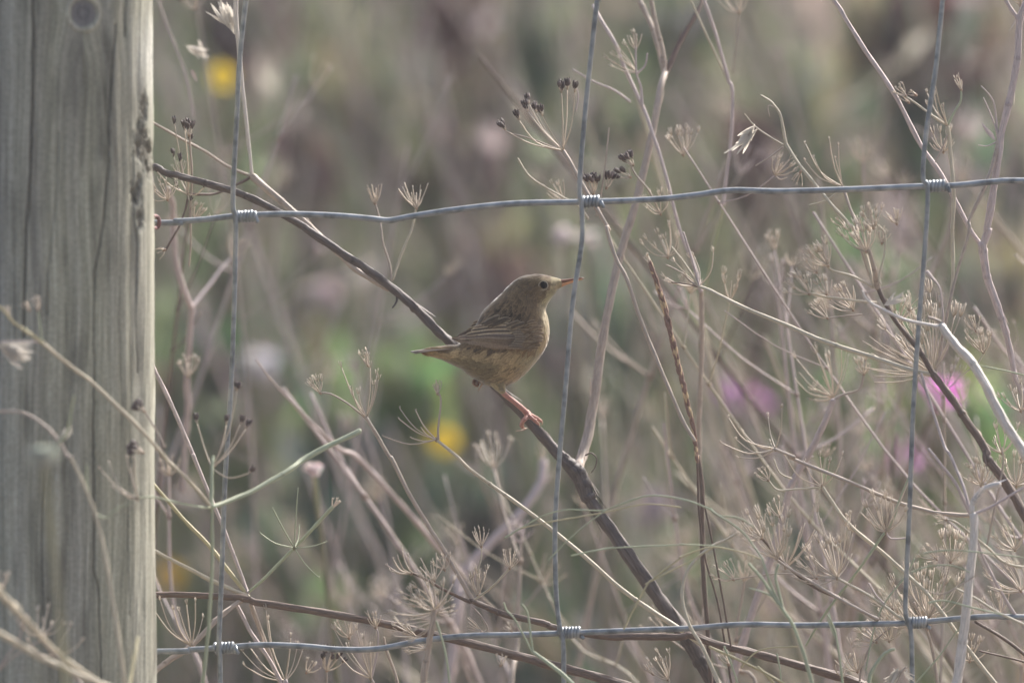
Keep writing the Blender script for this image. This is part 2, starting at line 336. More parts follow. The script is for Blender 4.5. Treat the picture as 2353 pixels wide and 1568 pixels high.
def plant(name, label, cat, group, parts, d=.05):
    """parts: ('stem'|'branch', path, w0, w1, mat, d0, d1) ('umbel', node, deg, L, n, spread, ul, nu[, seeds[, d]]) ('rays', node, tips, ul, nu[, seeds[, d]]) ..."""
    root = None
    for p_ in parts:
        k = p_[0]
        if k in ('stem', 'branch', 'twig'):
            _, path, w0, w1, mt = p_[:5]; d0 = p_[5] if len(p_) > 5 else d; d1 = p_[6] if len(p_) > 6 else d0
            q = pp(path); n_ = len(q); pts = [P(x, y, d0 + (d1 - d0) * i / max(1, n_ - 1)) for i, (x, y) in enumerate(q)]
            if root is None: root = empty(name, pts[0], label, cat, group)
            sb = 7 if n_ > 2 else 9; c = crom(pts, sb); L = len(c)
            sd_ = rnd.random() * 50; amp = (.16 if k != 'twig' else .14) * min(w0, w1, 14) * mpp()
            c = [a + Vector((noise.noise(Vector((i * .22, sd_, 0))), noise.noise(Vector((i * .22, sd_, 9))), noise.noise(Vector((i * .22, sd_, 5))))) * amp * (1 if 0 < i < L - 1 else 0) for i, a in enumerate(c)]
            rad = [(w0 + (w1 - w0) * i / (L - 1)) / 2 * mpp(d0) * (1 + .12 * noise.noise(Vector((i * .5, sd_, 3)))) for i in range(L)]
            big = max(w0, w1) > 12; mb = MB(); tube(mb, c, rad, 24 if big else 7, (1, 1, 1), .22, True, .05 if big else 0)
            if big and mt != 'green':          # peeling skin
                for _ in range(5):
                    i = rnd.randint(1, L - 3); tg_ = (c[i + 1] - c[i]).normalized(); sd3 = Vector((rnd.uniform(-1, 1), rnd.uniform(-1, .2), rnd.uniform(-.3, 1))).normalized()
                    leaf(mb, c[i] + sd3 * rad[i] * .92, tg_ + sd3 * rnd.uniform(.02, .2), sd3, rad[i] * rnd.uniform(3, 9), rad[i] * rnd.uniform(.3, .8), rnd.uniform(-.12, .1), (rnd.uniform(1.0, 1.6),) * 3, 5)
            if max(w0, w1) > 11 and k != 'twig':      # little leaf-scar nodes
                for _ in range(rnd.randint(1, 3)):
                    i = rnd.randint(2, L - 3) if L > 6 else 1
                    blob(mb, c[i], c[i + 1] - c[i], rad[i] * 1.22, rad[i] * 3.2, (.8, .8, .8), 5)
            mb.build(k, MATS[mt], root)
        elif k == 'umbel':
            _, node, deg, L, n_, spread, ul, nu = p_[:8]; sd2 = p_[8] if len(p_) > 8 else 0; dd = p_[9] if len(p_) > 9 else d
            nd = P(*pp(node)[0], dd); mb = MB(); se = MB() if sd2 else None
            if root is None: root = empty(name, nd, label, cat, group)
            ax = adir(deg, rnd.uniform(-.25, .25)); rays(mb, nd, cone_tips(nd, ax, L * mpp(dd), n_, spread), ul * mpp(dd), nu, se, up=ax)
            blob(mb, nd, ax, .0007, .002, (.6, .5, .45), 4)
            o_ = mb.build('umbel', M_RAY, root)
            if se and se.v: se.build('seeds', M_SEED, o_)
        elif k == 'rays':
            _, node, tips, ul, nu = p_[:5]; sd2 = p_[5] if len(p_) > 5 else 0; dd = p_[6] if len(p_) > 6 else d; mt = p_[7] if len(p_) > 7 else 'ray'
            nd = P(*pp(node)[0], dd); mb = MB(); se = MB() if sd2 else None
            if root is None: root = empty(name, nd, label, cat, group)
            tp = [P(x, y, dd + rnd.uniform(-.012, .012)) for x, y in pp(tips)]; rays(mb, nd, tp, ul * mpp(dd), nu, se, .0003)
            blob(mb, nd, adir(90), .0008, .0024, (.55, .5, .45), 4)
            o_ = mb.build('umbel', MATS[mt], root)
            if se and se.v: se.build('seeds', M_SEED, o_)
        elif k == 'leaf':
            _, pts_, W, mt = p_[:4]; dd = p_[4] if len(p_) > 4 else d; q = pp(pts_); a = P(*q[0], dd); b_ = P(*q[1], dd + .004); mb = MB()
            if root is None: root = empty(name, a, label, cat, group)
            v = b_ - a
            for j in range(16 if mt == 'fluff' else 4):
                leaf(mb, a + v * rnd.uniform(0, .35) + Vector((0, rnd.uniform(-.002, .002), 0)), v * (rnd.uniform(.4, .75) if mt == 'fluff' else 1) + perp(v.normalized()) * v.length * rnd.uniform(-.2, .2) + Vector((rnd.uniform(-.12, .12), 0, rnd.uniform(-.2, .2))) * v.length, Vector((rnd.uniform(-.3, .3), -1, rnd.uniform(-.4, .4))), v.length * rnd.uniform(.7, 1), W * mpp(dd) * rnd.uniform(.5, .9) * (.3 if mt == 'fluff' else 1), rnd.uniform(-.5, .5), (rnd.uniform(.75, 1),) * 3)
            mb.build('leaf', MATS[mt], root)
        elif k == 'spike':
            _, path, W = p_[:3]; q = pp(path); pts = crom([P(x, y, d) for x, y in q], 14); mb = MB()
            for i, a in enumerate(pts[:-1]):
                t = i / len(pts); ax = (pts[i] - pts[i + 1]).normalized()
                for j in range(3):
                    o_ = Vector((rnd.uniform(-1, 1), rnd.uniform(-1, 1), rnd.uniform(-.2, .2))); wv = math.sin(math.pi * (.12 + .8 * t))
                    blob(mb, a + o_ * W * .22 * mpp() * wv, ax + o_ * .22, W * .17 * mpp(), W * 1.1 * mpp(), (1, 1, 1) if rnd.random() > .18 else (2.2, 2.6, 2.0), 4)
            mb.build('seed_head', M_RED, root)
    return root
# ------------------------------------------------------------------ the dried umbel plants and stems, one by one
G1 = 'dried umbel plants around the wire fence'; G2 = 'grass stalks by the fence'; UM = 'dried umbel plant'
PERCH = 'V 340,384 362,385 375,394 400,401 440,412 520,434 600,466 700,522 800,590 850,624 905,664 960,714 1010,765 1042,793 1090,840 1150,897 1215,965 1262,1020 1312,1076 1345,1132 1390,1200 1440,1268 1500,1355 1570,1455 1640,1568 1720,1700'
def dperch(i, n_): return .016
plant('perch_stem', 'thick dark dried stem slanting down from the post with the small bird perched on it', 'dried stem', None, [
    ('stem', 'V 330,388 348,386 362,385 375,394 400,401 440,412 520,434 600,466 700,522', 15, 17, 'perch', 0.075, 0.071),
    ('stem', 'V 698,521 800,590 850,624 905,664 960,714 1010,765 1042,793 1090,840 1150,897 1215,965', 18, 24, 'perch', 0.071, 0.067),
    ('stem', 'V 1213,963 1262,1020 1312,1076 1345,1132 1390,1200 1440,1268 1500,1355 1570,1455 1640,1568 1720,1690', 24, 36, 'perch', 0.067, 0.057),
    ('stem', 'V 1296,1052 1313,1070 1332,1090 1352,1140', 25, 34, 'perch', 0.065, 0.063),
    ('branch', 'V 1328,1078 1338,1045 1352,985 1372,860 1398,700 1430,570 1470,430 1500,300 1518,200 1528,168', 24, 14, 'tan', 0.070, 0.145),
    ('branch', 'V 1527,178 1515,120 1497,60 1468,0 1455,-40', 13, 11, 'tan', 0.145, 0.165),
    ('branch', 'V 1528,176 1520,110 1503,40 1488,-40', 12, 9, 'tan', 0.145, 0.145),
    ('branch', 'V 1529,172 1560,100 1600,30 1620,-20', 13, 10, 'dark', 0.145, 0.175),
    ('twig', 'V 1345,1045 1358,1040 1370,1052 1368,1070 1358,1085', 4, 2.4, 'dark', 0.067, 0.065),
    ('twig', 'V 905,664 912,685 908,698 902,706', 6, 4, 'perch', 0.071, 0.065),
    ('twig', 'MC 352,360 340,250 295,110 280,0 TC 270,1500 240,1400', 6, 4, 'tan', 0.075, 0.085), ('umbel', 'TC 240,1400', 98, 50, 12, 34, 9, 0, 0, 0.085),
    ('twig', 'MC 360,350 400,230 470,60 495,0 TC 520,1430', 6.5, 5, 'straw', 0.075, 0.080), ('umbel', 'TC 522,1430', 96, 62, 14, 50, 12, 0, 0, 0.080),
    ('branch', 'MC 335,420 150,315 0,190 TL 2140,1568 2000,1440 1850,1310 1735,1212', 11, 16, 'tan', 0.075, 0.100),
    ('twig', 'TL 1732,1205 1700,900 1660,560 1640,300 1622,150 1620,-60', 8, 12, 'pale', 0.100, 0.095),
    ('twig', 'TL 1730,1210 1560,1140 1400,1035 1240,950 1060,850 950,800', 7, 6, 'tan', 0.100, 0.095),
    ('twig', 'TL 1725,1215 1620,1272 1480,1330 1380,1335 1295,1335', 7, 6, 'dark', 0.100, 0.085),
    ('twig', 'TL 1292,1340 1270,1450 1225,1568 ML 1200,40 1140,150', 5, 5, 'dark', 0.085, 0.075),
    ('rays', 'TL 1292,1335', 'TL 1195,1080 1240,1110 1270,900 1200,860 1120,1220 1080,1180 1400,1290 1330,1440 1310,980', 10, 3, 1, 0.085),
    ('leaf', 'TL 1620,250 1500,40', 34, 'fluff', .1), ('leaf', 'TL 1625,200 1570,60', 30, 'fluff', .1)])
plant('dried_stem', 'dark brown stem running low from the post, side twigs fanning up at its node', 'dried stem', G1, [
    ('stem', 'V 300,1364 355,1365 450,1367 560,1374 600,1385 700,1399 850,1425 950,1447 1100,1482 1250,1522 1400,1562 1520,1600', 13, 22, 'dark', .035, .02),
    ('branch', 'BL 1720,975 1560,760 1430,600 1250,410 1050,175 960,60', 11, 7, 'yel', .035, .05),
    ('branch', 'BL 1715,965 1540,890 1400,822 1200,720 1045,640 900,570', 11, 8, 'straw', .035, .03),
    ('branch', 'BL 1715,940 1690,880 1580,580 1510,410 1430,220 1340,0 ML 1330,1568 1250,1370 1150,1150 1060,970 980,800', 8, 10, 'pink', .035, .055),
    ('branch', 'BL 1725,930 1850,820 2030,635 2160,500 2300,350', 7, 9, 'green', .035, .02),
    ('rays', 'BL 2035,630', 'BL 1890,365 2060,225 1800,530 2250,590 2200,830 2070,480', 5, 4, 0, .02, 'green'), ('umbel', 'BL 2300,350', 60, 20, 6, 50, 8, 4, 0, .02),
    ('branch', 'BL 1690,990 1640,1010 1500,1130 1320,1310 1180,1400 1050,1500 930,1590', 9, 15, 'tan', .035, .0),
    ('rays', 'BL 1325,1308', 'BL 1065,1060 1110,1000 1240,1070 1290,1020 1350,1010 1400,1120 1200,1060', 12, 4, 0, .012),
    ('branch', 'BL 1735,1015 1800,1200 1900,1470 1970,1600', 10, 13, 'tan', .035, .05),
    ('branch', 'BL 1640,1030 1740,1220 1860,1400 1950,1568', 9, 10, 'pink', .035, .03)])
plant('umbel_plant', 'dried umbel opening right of the lower left knot, cut by the bottom edge', UM, G1, [
    ('stem', 'BL 1975,1550 2000,1640 2030,1800', 11, 14, 'pink', .03), ('rays', 'BL 1972,1552', 'BL 1680,1350 1730,1320 1855,1130 1840,1060 2055,1310 2090,1340 1700,1450 2010,1250', 14, 5, 0, .03)], .03)
plant('umbel_plant', 'pale green umbel plant before the left upright wire, its rays tipped with dark seeds', UM, G1, [
    ('stem', 'BL 1385,1640 1410,1500 1435,1250 1455,1000 1470,600 1462,340', 10, 8, 'green', -.06, -.07),
    ('stem', 'BL 1462,345 1462,200 1465,80 1475,0', 10, 8, 'green', -.07, -.06),
    ('branch', 'BL 1465,350 1600,300 1800,210 2000,90 2130,0 MC 130,1392', 10, 13, 'green', -.07, -.02),
    ('rays', 'BL 1465,80', 'ML 1625,1120 1555,1350 1650,1350 1355,1340 BL 1720,115 ML 1690,1380', 13, 6, 1, -.06),
    ('branch', 'BL 1455,350 1400,350 1250,325 1060,280 950,285', 6, 5, 'green', -.07, -.11),
    ('rays', 'BL 950,288', 'BL 850,245 760,60 905,110 880,20 930,30 790,220 700,95', 12, 4, 0, -.12)], -.06)
plant('umbel_plant', 'long yellowish stem slanting up across the post, small open twigs at its end', UM, G1, [
    ('stem', 'BL 1450,335 1320,180 1130,0 ML 1130,1568 950,1365 650,1075 450,920 295,792', 8, 8, 'straw', -.075, -.15),
    ('branch', 'ML 295,792 230,740 100,650 20,560 -60,500', 8, 5, 'yel', -.15, -.16),
    ('twig', 'ML 290,785 275,680 260,560', 5, 4, 'green', -.15), ('umbel', 'ML 260,560', 95, 22, 6, 35, 10, 4, 0, -.15),
    ('twig', 'ML 230,740 190,720 185,680', 4, 3, 'green', -.15), ('umbel', 'ML 60,600', 110, 18, 5, 40, 8, 3, 0, -.155), ('umbel', 'ML 200,560', 120, 16, 5, 40, 8, 3, 0, -.15),
    ('twig', 'ML 280,785 150,775 0,780', 4, 4, 'pink', -.15),
    ('leaf', 'ML -20,800 160,890', 48, 'fluff', -.15), ('leaf', 'ML 10,790 175,860', 40, 'fluff', -.15)], -.15)
plant('umbel_plant', 'tall pale green stalk rising before the lower post and bending left', UM, G1, [
    ('stem', 'BL 890,1750 862,1568 810,1200 755,850 680,480 600,240 490,0', 11, 7, 'straw', -.16, -.17),
    ('stem', 'BL 492,4 ML 460,1560 400,1460 300,1350 150,1265 -20,1260', 9, 6, 'tan', -.17, -.16),
    ('branch', 'ML 410,1470 465,1390 490,1250 510,1150', 9, 5, 'green', -.17, -.18),
    ('twig', 'BL 610,240 600,150 600,60', 6, 4, 'green', -.165), ('twig', 'BL 660,400 740,420 790,370 900,320', 5, 3, 'green', -.16),
    ('leaf', 'ML 410,1480 470,1390', 16, 'fluff', -.17)], -.16)
plant('leaning_stalk', 'thick straw coloured stem leaning across the bottom left corner', 'dried stem', G1, [
    ('stem', 'BL -120,820 0,945 200,1150 380,1345 640,1530 760,1620', 16, 9, 'straw', -.3, -.17)], -.22)
plant('leaning_stalk', 'pale stem under the thick straw coloured one in the bottom left corner', 'dried stem', G1, [
    ('stem', 'BL -100,1150 0,1222 200,1340 450,1470 700,1568 800,1610', 12, 14, 'straw', -.26, -.2),
    ('stem', 'BL 880,1640 900,1500 935,1350 950,1250', 14, 8, 'yel', -.18, -.16)], -.2)
plant('umbel_plant', 'brownish umbel spread in front of the post foot at the lower left', UM, G1, [
    ('stem', 'BL 620,1640 500,1500 375,1370 260,1230', 9, 7, 'tan', -.15, -.14),
    ('rays', 'BL 270,1240', 'BL 200,1130 260,1080 330,1060 400,1100 430,1170 160,1170 350,1180', 16, 6, 0, -.14),
    ('rays', 'BL 375,1370', 'BL 200,1280 480,1180 560,1280 300,1150', 14, 5, 0, -.14)], -.15)
plant('umbel_plant', 'small orange tinted forked umbel at the left edge near the bottom', UM, G1, [
    ('stem', 'BL -30,1500 40,1390 120,1285 155,1180', 6, 5, 'tan', -.16), ('stem', 'BL -20,1490 80,1390 190,1320 300,1260', 5, 4, 'tan', -.16), ('umbel', 'BL 155,1180', 100, 18, 6, 50, 10, 4), ('umbel', 'BL 20,900', 80, 30, 6, 40, 10, 4)], -.16)
plant('umbel_plant', 'faint seed dotted umbel hanging before the right edge of the post', UM, G1, [
    ('stem', 'ML 1130,1500 1080,1400 1020,1300 990,1250', 5, 4, 'tan', -.09), ('umbel', 'ML 990,1255', 130, 14, 6, 50, 8, 4, 1), ('umbel', 'ML 980,1540', 150, 20, 6, 50, 8, 4, 1)], -.1)
plant('umbel_plant', 'wispy plant with dark bud pairs between the post and the left upright wire', UM, G1, [
    ('stem', 'ML 1300,260 1310,100 1310,0 TL 1310,1400 1320,1200 1305,1000 1300,920', 5, 5, 'tan', .09, .08), ('umbel', 'TL 1300,930', 95, 22, 6, 45, 8, 3, 1, .08), ('umbel', 'TL 1240,1200', 100, 26, 5, 50, 12, 2, 0, .08),
    ('umbel', 'TL 1150,1370', 110, 44, 12, 60, 14, 4, 0, .06), ('umbel', 'TL 1340,1500', 60, 30, 9, 60, 14, 4, 0, .07), ('umbel', 'ML 1130,150', 200, 16, 4, 60, 8, 2, 0, .06)], .08)
plant('pink_stem', 'soft pink forked stem rising between the post and the left upright wire', 'dried stem', G1, [
    ('stem', 'ML 1260,1800 1275,1500 1290,1250 1285,1000 1300,800 1312,560 1290,500 1215,260 1190,0 TL 1185,1400 1150,1300', 14, 13, 'pink', .28, .2),
    ('branch', 'ML 1312,550 1400,440 1500,310 1590,200', 9, 7, 'pink', .27, .3), ('umbel', 'ML 1590,200', 70, 46, 10, 50, 16, 4, 0, .3),
    ('umbel', 'ML 1290,1020', 95, 44, 10, 50, 14, 5, 0, .2)], .28)
plant('umbel_plant', 'dried umbel before the lower left yellow flower, one ray standing straight up', UM, G1, [
    ('stem', 'MC 665,1455 800,1568 BC 900,90 1100,235 1400,455 1700,700 2000,960 2270,1140 2500,1300', 7, 12, 'straw', .02, .05),
    ('rays', 'MC 660,1452', 'MC 560,1375 410,1240 405,1310 300,1430 520,1255 490,1440', 6, 2, 0, .02),
    ('twig', 'MC 675,1445 672,1380 690,1180 672,1130', 5.5, 4, 'tan', .02), ('umbel', 'MC 668,1135', 95, 24, 8, 28, 8, 2, 0, .02)], .02)
plant('umbel_plant', 'umbel with curled rays left of the lower yellow flower, on a long leaning stem', UM, G1, [
    ('stem', 'MC 180,1300 340,1568 BC 360,20 480,262 620,500 700,620 920,1000', 8, 11, 'tan', .03, .02),
    ('rays', 'MC 180,1300', 'MC 40,1050 10,960 125,1140 90,1160 250,1010 205,960 225,1080 260,1040', 16, 4, 0, .03),
    ('twig', 'MC 170,1300 60,1210 -60,1140 ML 2200,1130', 5, 4, 'tan', .03), ('umbel', 'ML 2200,1130', 120, 34, 8, 40, 18, 4, 0, .03),
    ('umbel', 'MC 190,940', 110, 28, 8, 30, 12, 3, 0, .03), ('stem', 'BC 905,990 1020,1045 1120,1085 1400,1150 1500,1185 1800,1240 2000,1245 2353,1243 BR 60,1222 300,1300 550,1356 850,1440 1100,1510 1300,1580', 13, 20, 'dark', .02, .03),
    ('branch', 'BC 900,1005 800,960 700,910 600,850 490,800', 8, 6, 'dark', .02, .0), ('rays', 'BC 490,805', 'BC 330,755 370,715 430,650 470,690 400,700 350,790', 9, 3, 0, .0), ('umbel', 'BC 650,860', 100, 62, 9, 42, 14, 4, 0, .01), 
    ('branch', 'BC 925,990 1010,930 1080,870 1175,765', 6, 5, 'straw', .02, .01), ('umbel', 'BC 1172,768', 85, 36, 10, 48, 12, 2, 0, .01), ('umbel', 'BC 950,960', 92, 56, 10, 30, 16, 4, 0, .02),
    ('twig', 'BC 960,860 955,780 975,700 975,620', 4, 3, 'straw', .02), ('umbel', 'BC 975,620', 92, 40, 10, 40, 12, 1, 0, .02), ('umbel', 'BC 720,780', 120, 30, 7, 50, 12, 4, 0, .02)], .02)
plant('umbel_plant', 'grey green stem with a tangled umbel below the tail, crossing the lower horizontal wire', UM, G1, [
    ('stem', 'BC 555,1640 570,1568 605,1350 625,1240 650,1060', 16, 12, 'tan', -.03, -.04), ('twig', 'BC 755,1560 735,1400 700,1250 665,1140', 6, 5, 'green', -.04),
    ('umbel', 'BC 650,1060', 110, 76, 15, 66, 22, 6, 0, -.04), ('umbel', 'BC 660,1070', 160, 90, 10, 40, 22, 6, 0, -.03), ('umbel', 'BC 640,1140', 200, 60, 8, 40, 16, 5, 0, -.03), ('umbel', 'BC 660,1080', 20, 40, 7, 40, 14, 4, 0, -.03)], -.04)
plant('pink_stem', 'broad soft pink stem slanting down behind the dark low stem, meeting the pink fork', 'dried stem', G1, [
    ('stem', 'ML 1760,900 1880,1060 2050,1240 2230,1420 2338,1520 BC 110,0 330,230 500,420 650,600 830,810', 3, 15, 'pink', .16, .3),
    ('stem', 'BC 700,1750 745,1568 790,1250 815,960 835,815 1080,560 1280,350 1385,180 1400,30', 24, 19, 'pink', .3, .34), ('umbel', 'BC 1400,40', 95, 44, 10, 30, 18, 4, 0, .34)], .3)
plant('umbel_plant', 'bright tipped pale green forked twig just left of the lower middle knot', UM, G1, [
    ('stem', 'BC 1640,1600 1530,1500 1430,1420 1330,1350', 10, 8, 'green', -.05, -.04), ('twig', 'BC 1332,1352 1318,1250 1295,1080 1255,1020', 6, 4, 'green', -.04), ('twig', 'BC 1325,1350 1280,1260 1210,1130 1150,1060 1130,1010', 5, 4, 'green', -.04),
    ('umbel', 'BC 1180,1200', 130, 16, 5, 50, 8, 2), ('umbel', 'BC 1110,1440', 80, 22, 5, 50, 8, 3, 0)], -.04)
plant('umbel_plant', 'umbel with long curved rays at the bottom edge, left of the middle', UM, G1, [
    ('stem', 'BC 200,1700 235,1600 215,1535', 10, 7, 'tan', .02), ('rays', 'BC 212,1532', 'BC -40,1200 60,1330 115,1200 205,1330 160,1260 0,1380 250,1200', 16, 5, 0, .02),
    ('twig', 'BC 215,1530 255,1350 262,1230 240,1170', 5, 4, 'pink', .02), ('umbel', 'BC 245,1180', 100, 34, 10, 40, 12, 4, 0, .02), ('stem', 'BC 410,1640 380,1500 320,1340 300,1250', 8, 6, 'tan', .03)], .02)
plant('umbel_plant', 'fan of fine hooked rays in the bottom middle, under the lower horizontal wire', UM, G1, [
    ('stem', 'BC 2350,1750 2290,1640 2270,1540', 6, 5, 'tan', .03), ('umbel', 'BC 2265,1540', 120, 62, 10, 40, 14, 4, 0, .03), ('umbel', 'BC 2160,1500', 130, 16, 6, 40, 8, 3, 0, .03)], .03)
plant('umbel_plant', 'small hanging fan of rays under the end of the dark node, above the lower wire', UM, G1, [
    ('stem', 'BC 925,1050 980,1110 1020,1190 980,1215', 4, 4, 'tan', .02), ('umbel', 'BC 975,1210', 150, 46, 8, 26, 10, 1, 0, .02), ('umbel', 'BC 520,1240', 150, 56, 10, 34, 14, 3, 0, .01), ('umbel', 'BC 590,1330', 170, 46, 8, 34, 14, 3, 0, .01)], .02)
# grasses across the middle
plant('grass_stalk', 'thin arching yellow grass panicle crossing the thick dark stem below the bird', 'grass stalk', G2, [
    ('twig', 'BR 560,700 430,520 265,405 170,345 0,290 BC 2120,270 1900,345 1800,372 1550,368 1370,420', 5, 3, 'green', -.05, -.03), ('twig', 'BC 2353,350 2100,330 1800,390 1450,450 1250,495', 3.2, 3, 'yel', -.04),
    ('twig', 'BC 1140,560 1190,530 1250,492 1370,425 1400,410', 4.4, 3, 'green', -.03), ('twig', 'BC 1440,715 1530,620 1640,520 1750,430 1850,360', 3.4, 3, 'green', -.04), ('twig', 'BR 700,1050 620,880 560,700', 6, 6, 'green', -.05),
    ('twig', 'BR 205,350 260,400 400,420 500,480', 4, 3, 'green', -.04)], -.04)
plant('grass_stalk', 'thin straw grass blade dropping from the arching grass to the lower wire', 'grass stalk', G2, [
    ('twig', 'BC 1960,1190 2110,905 2175,835 2353,700 BR 0,690 200,620 400,650 560,705', 4.5, 3.4, 'yel', -.04), ('twig', 'BC 2110,880 2170,850 2353,755 BR 0,750 220,625', 3.5, 3, 'yel', -.04), ('twig', 'BC 1600,685 1760,650 1900,630 2353,608 BR 0,600 240,610', 4, 3, 'green', -.035)], -.04)
plant('grass_stalk', 'forked pale green grass stalk crossing the lower wire between the middle and right knots', 'grass stalk', G2, [
    ('stem', 'BR 930,1700 900,1549 830,1310 760,1140 700,1050 640,960 560,840 470,735', 10, 7, 'green', -.05), ('twig', 'BR 700,1045 680,950 650,820 670,740', 7, 6, 'green', -.05), ('twig', 'BR 640,960 560,925 470,900', 6, 3, 'green', -.05)], -.05)
plant('dried_stem', 'cream stem curling like a hook beside the thick dark stem near the bottom', 'dried stem', G1, [
    ('stem', 'BR 330,1700 260,1549 150,1300 60,1150 10,950 60,760 200,620 300,575 400,515', 10, 5, 'straw', -.02, .0)], -.01)
plant('reed_spike', 'drooping red brown seed spike on a leaning stem right of the bird', 'seed spike', G1, [
    ('stem', 'TC 1535,1040 1620,1185 1700,1330 1840,1568 MC 1830,0 1900,220 1965,340 2085,680 2200,960 2338,1290 V 1595,1010', 10, 9, 'tan', .06, .03),
    ('spike', 'V 1494,606 1512,660 1530,720 1548,800 1568,880 1592,985 1602,1060', 21), ('twig', 'V 1602,1060 1606,1180 1622,1290 1650,1390 1680,1568', 5, 5, 'dark', .05),
    ('umbel', 'V 1494,606', 120, 22, 5, 30, 8, 3, 0, .05)], .05)
plant('umbel_plant', 'umbel with clusters of blackish seeds left of the upper middle knot', UM, G1, [
    ('stem', 'TC 1535,1045 1620,1185 1705,1335', 8, 8, 'tan', .06), ('rays', 'TC 1530,1035', 'TC 1140,900 1230,830 1290,770 1350,780 1390,800 1300,720 1520,640 1560,620 1610,640', 18, 10, 1, .06),
    ('twig', 'TC 1530,1040 1330,960 1180,920', 4, 3, 'tan', .06), ('twig', 'TC 1620,760 1635,660 1610,560', 4, 3, 'pink', .06)], .06)
plant('umbel_plant', 'pale twig with black seed clusters just above the upper middle knot', UM, G1, [
    ('stem', 'TC 1700,1500 1640,1420 1520,1350 1310,1220 1220,1090', 6, 4, 'straw', .07), ('stem', 'TC 1760,1480 1800,1280 1825,1100 1845,880', 5, 3, 'tan', .07),
    ('umbel', 'TC 1740,1330', 100, 30, 9, 40, 12, 8, 1, .07), ('umbel', 'TC 1830,1290', 70, 22, 5, 40, 10, 4, 1, .07), ('umbel', 'TC 1530,1380', 120, 48, 9, 40, 14, 4, 0, .1)], .07)
plant('umbel_plant', 'pinkish stem right of the middle wire with round dark seed clusters beside it', UM, G1, [
    ('stem', 'V 1610,668 1595,610 TC 2330,1568 2240,1210 2145,915 2080,740 1960,480 1890,300 1780,120 1740,40', 9, 8, 'pink', .1, .14),
    ('branch', 'TC 2075,730 2065,600 2035,500 2030,330', 7, 4, 'pink', .11), ('branch', 'TC 2040,505 2095,450 2110,370', 5, 4, 'pink', .11), ('branch', 'TC 1990,700 1880,620 1760,570 1600,480', 6, 4, 'pink', .14),
    ('umbel', 'TC 2030,340', 95, 40, 8, 30, 14, 4, 0, .12), ('umbel', 'TC 2040,500', 140, 70, 8, 30, 16, 4, 0, .12),
    ('twig', 'TC 2200,1470 2120,1310 2030,1200 1990,1120', 5, 4, 'tan', .09), ('umbel', 'TC 2010,1130', 120, 18, 8, 60, 9, 8, 1, .09), ('umbel', 'TC 1990,1215', 150, 20, 8, 60, 9, 8, 1, .09),
    ('umbel', 'TC 2200,1470', 110, 50, 8, 50, 16, 4, 0, .09), ('umbel', 'MC 2250,200', 110, 70, 10, 60, 16, 4, 0, .1)], .1)
plant('umbel_plant', 'long straw stem running from a rayed node to the thick dark stem at right', UM, G1, [
    ('stem', 'MR 1730,1000 1600,975 1400,912 1100,812 920,750 750,672 430,542 250,450 130,400', 12, 8, 'straw', .0, .04),
    ('twig', 'MR 125,395 85,240 45,110 20,30', 7, 5, 'pink', .04), ('twig', 'MR 125,398 60,290 0,205 -60,130', 6, 5, 'straw', .04), ('twig', 'MR 120,402 60,385 -60,370', 4, 3, 'dark', .04), ('twig', 'MR 120,402 60,355 0,300 -100,250', 5, 3, 'tan', .04),
    ('umbel', 'MR 128,398', 130, 80, 7, 60, 14, 4, 0, .05), ('stem', 'MR 1735,1000 1650,860 1600,790 1450,600 1350,405', 13, 10, 'dark', .0, .01),
    ('stem', 'MR 1732,998 1900,1230 2080,1500 BR 2110,20 2250,220 2353,390 2450,540', 16, 24, 'dark', .0, -.02),
    ('branch', 'MR 1350,405 1330,300 1290,150', 14, 8, 'tan', .01, .0), ('branch', 'MR 1310,400 1180,330 1040,290 1000,250', 6, 5, 'straw', .01, .0), ('umbel', 'MR 1010,255', 125, 48, 14, 48, 22, 7, 0, .0), ('umbel', 'MR 930,300', 130, 28, 8, 48, 20, 6, 0, .0),
    ('branch', 'MR 1340,510 1200,495 1000,470 870,440', 6, 5, 'straw', .01, -.01), ('umbel', 'MR 880,450', 130, 46, 12, 48, 20, 6, 0, -.01), ('umbel', 'MR 1000,450', 110, 34, 8, 48, 16, 5, 0, -.01),
    ('umbel', 'MR 1270,160', 110, 62, 18, 44, 22, 7, 0, .0), ('umbel', 'MR 1380,100', 80, 30, 9, 44, 14, 2, 0, .0), ('branch', 'MR 1370,380 1360,330 1395,180 1400,40 1350,-20', 5, 4, 'straw', .0), ('umbel', 'MR 1180,560', 130, 66, 12, 52, 20, 6, 0, .03),
    ('branch', 'MR 1240,590 1130,600 1010,615', 4, 3, 'tan', .02), ('umbel', 'MR 1005,615', 140, 42, 8, 44, 16, 5, 0, .02),
    ('umbel', 'MR 1725,990', 120, 175, 20, 48, 34, 8, 0, .05), ('umbel', 'MR 1725,990', 95, 150, 16, 38, 34, 8, 0, .02), ('umbel', 'MR 1700,985', 160, 150, 12, 34, 30, 7, 0, .06), ('umbel', 'MR 1500,640', 50, 70, 9, 40, 20, 6, 0, .03)], .0)
plant('umbel_plant', 'straight upright grey stem right of the drooping seed spike', UM, G1, [
    ('stem', 'V 1632,1700 1628,1568 1613,1250 1606,1060 1605,960 1611,820 1610,680 1608,664', 12, 12, 'tan', .16, .12), ('stem', 'BR 225,1700 205,1500 180,1100 150,700 148,250 120,0', 10, 11, 'dark', .05, .06),
    ('twig', 'BR 345,1300 290,980 220,600 150,260 145,120', 5, 4, 'dark', .0), ('umbel', 'BR 330,1420', 120, 30, 6, 40, 10, 4, 0, .0)], .14)
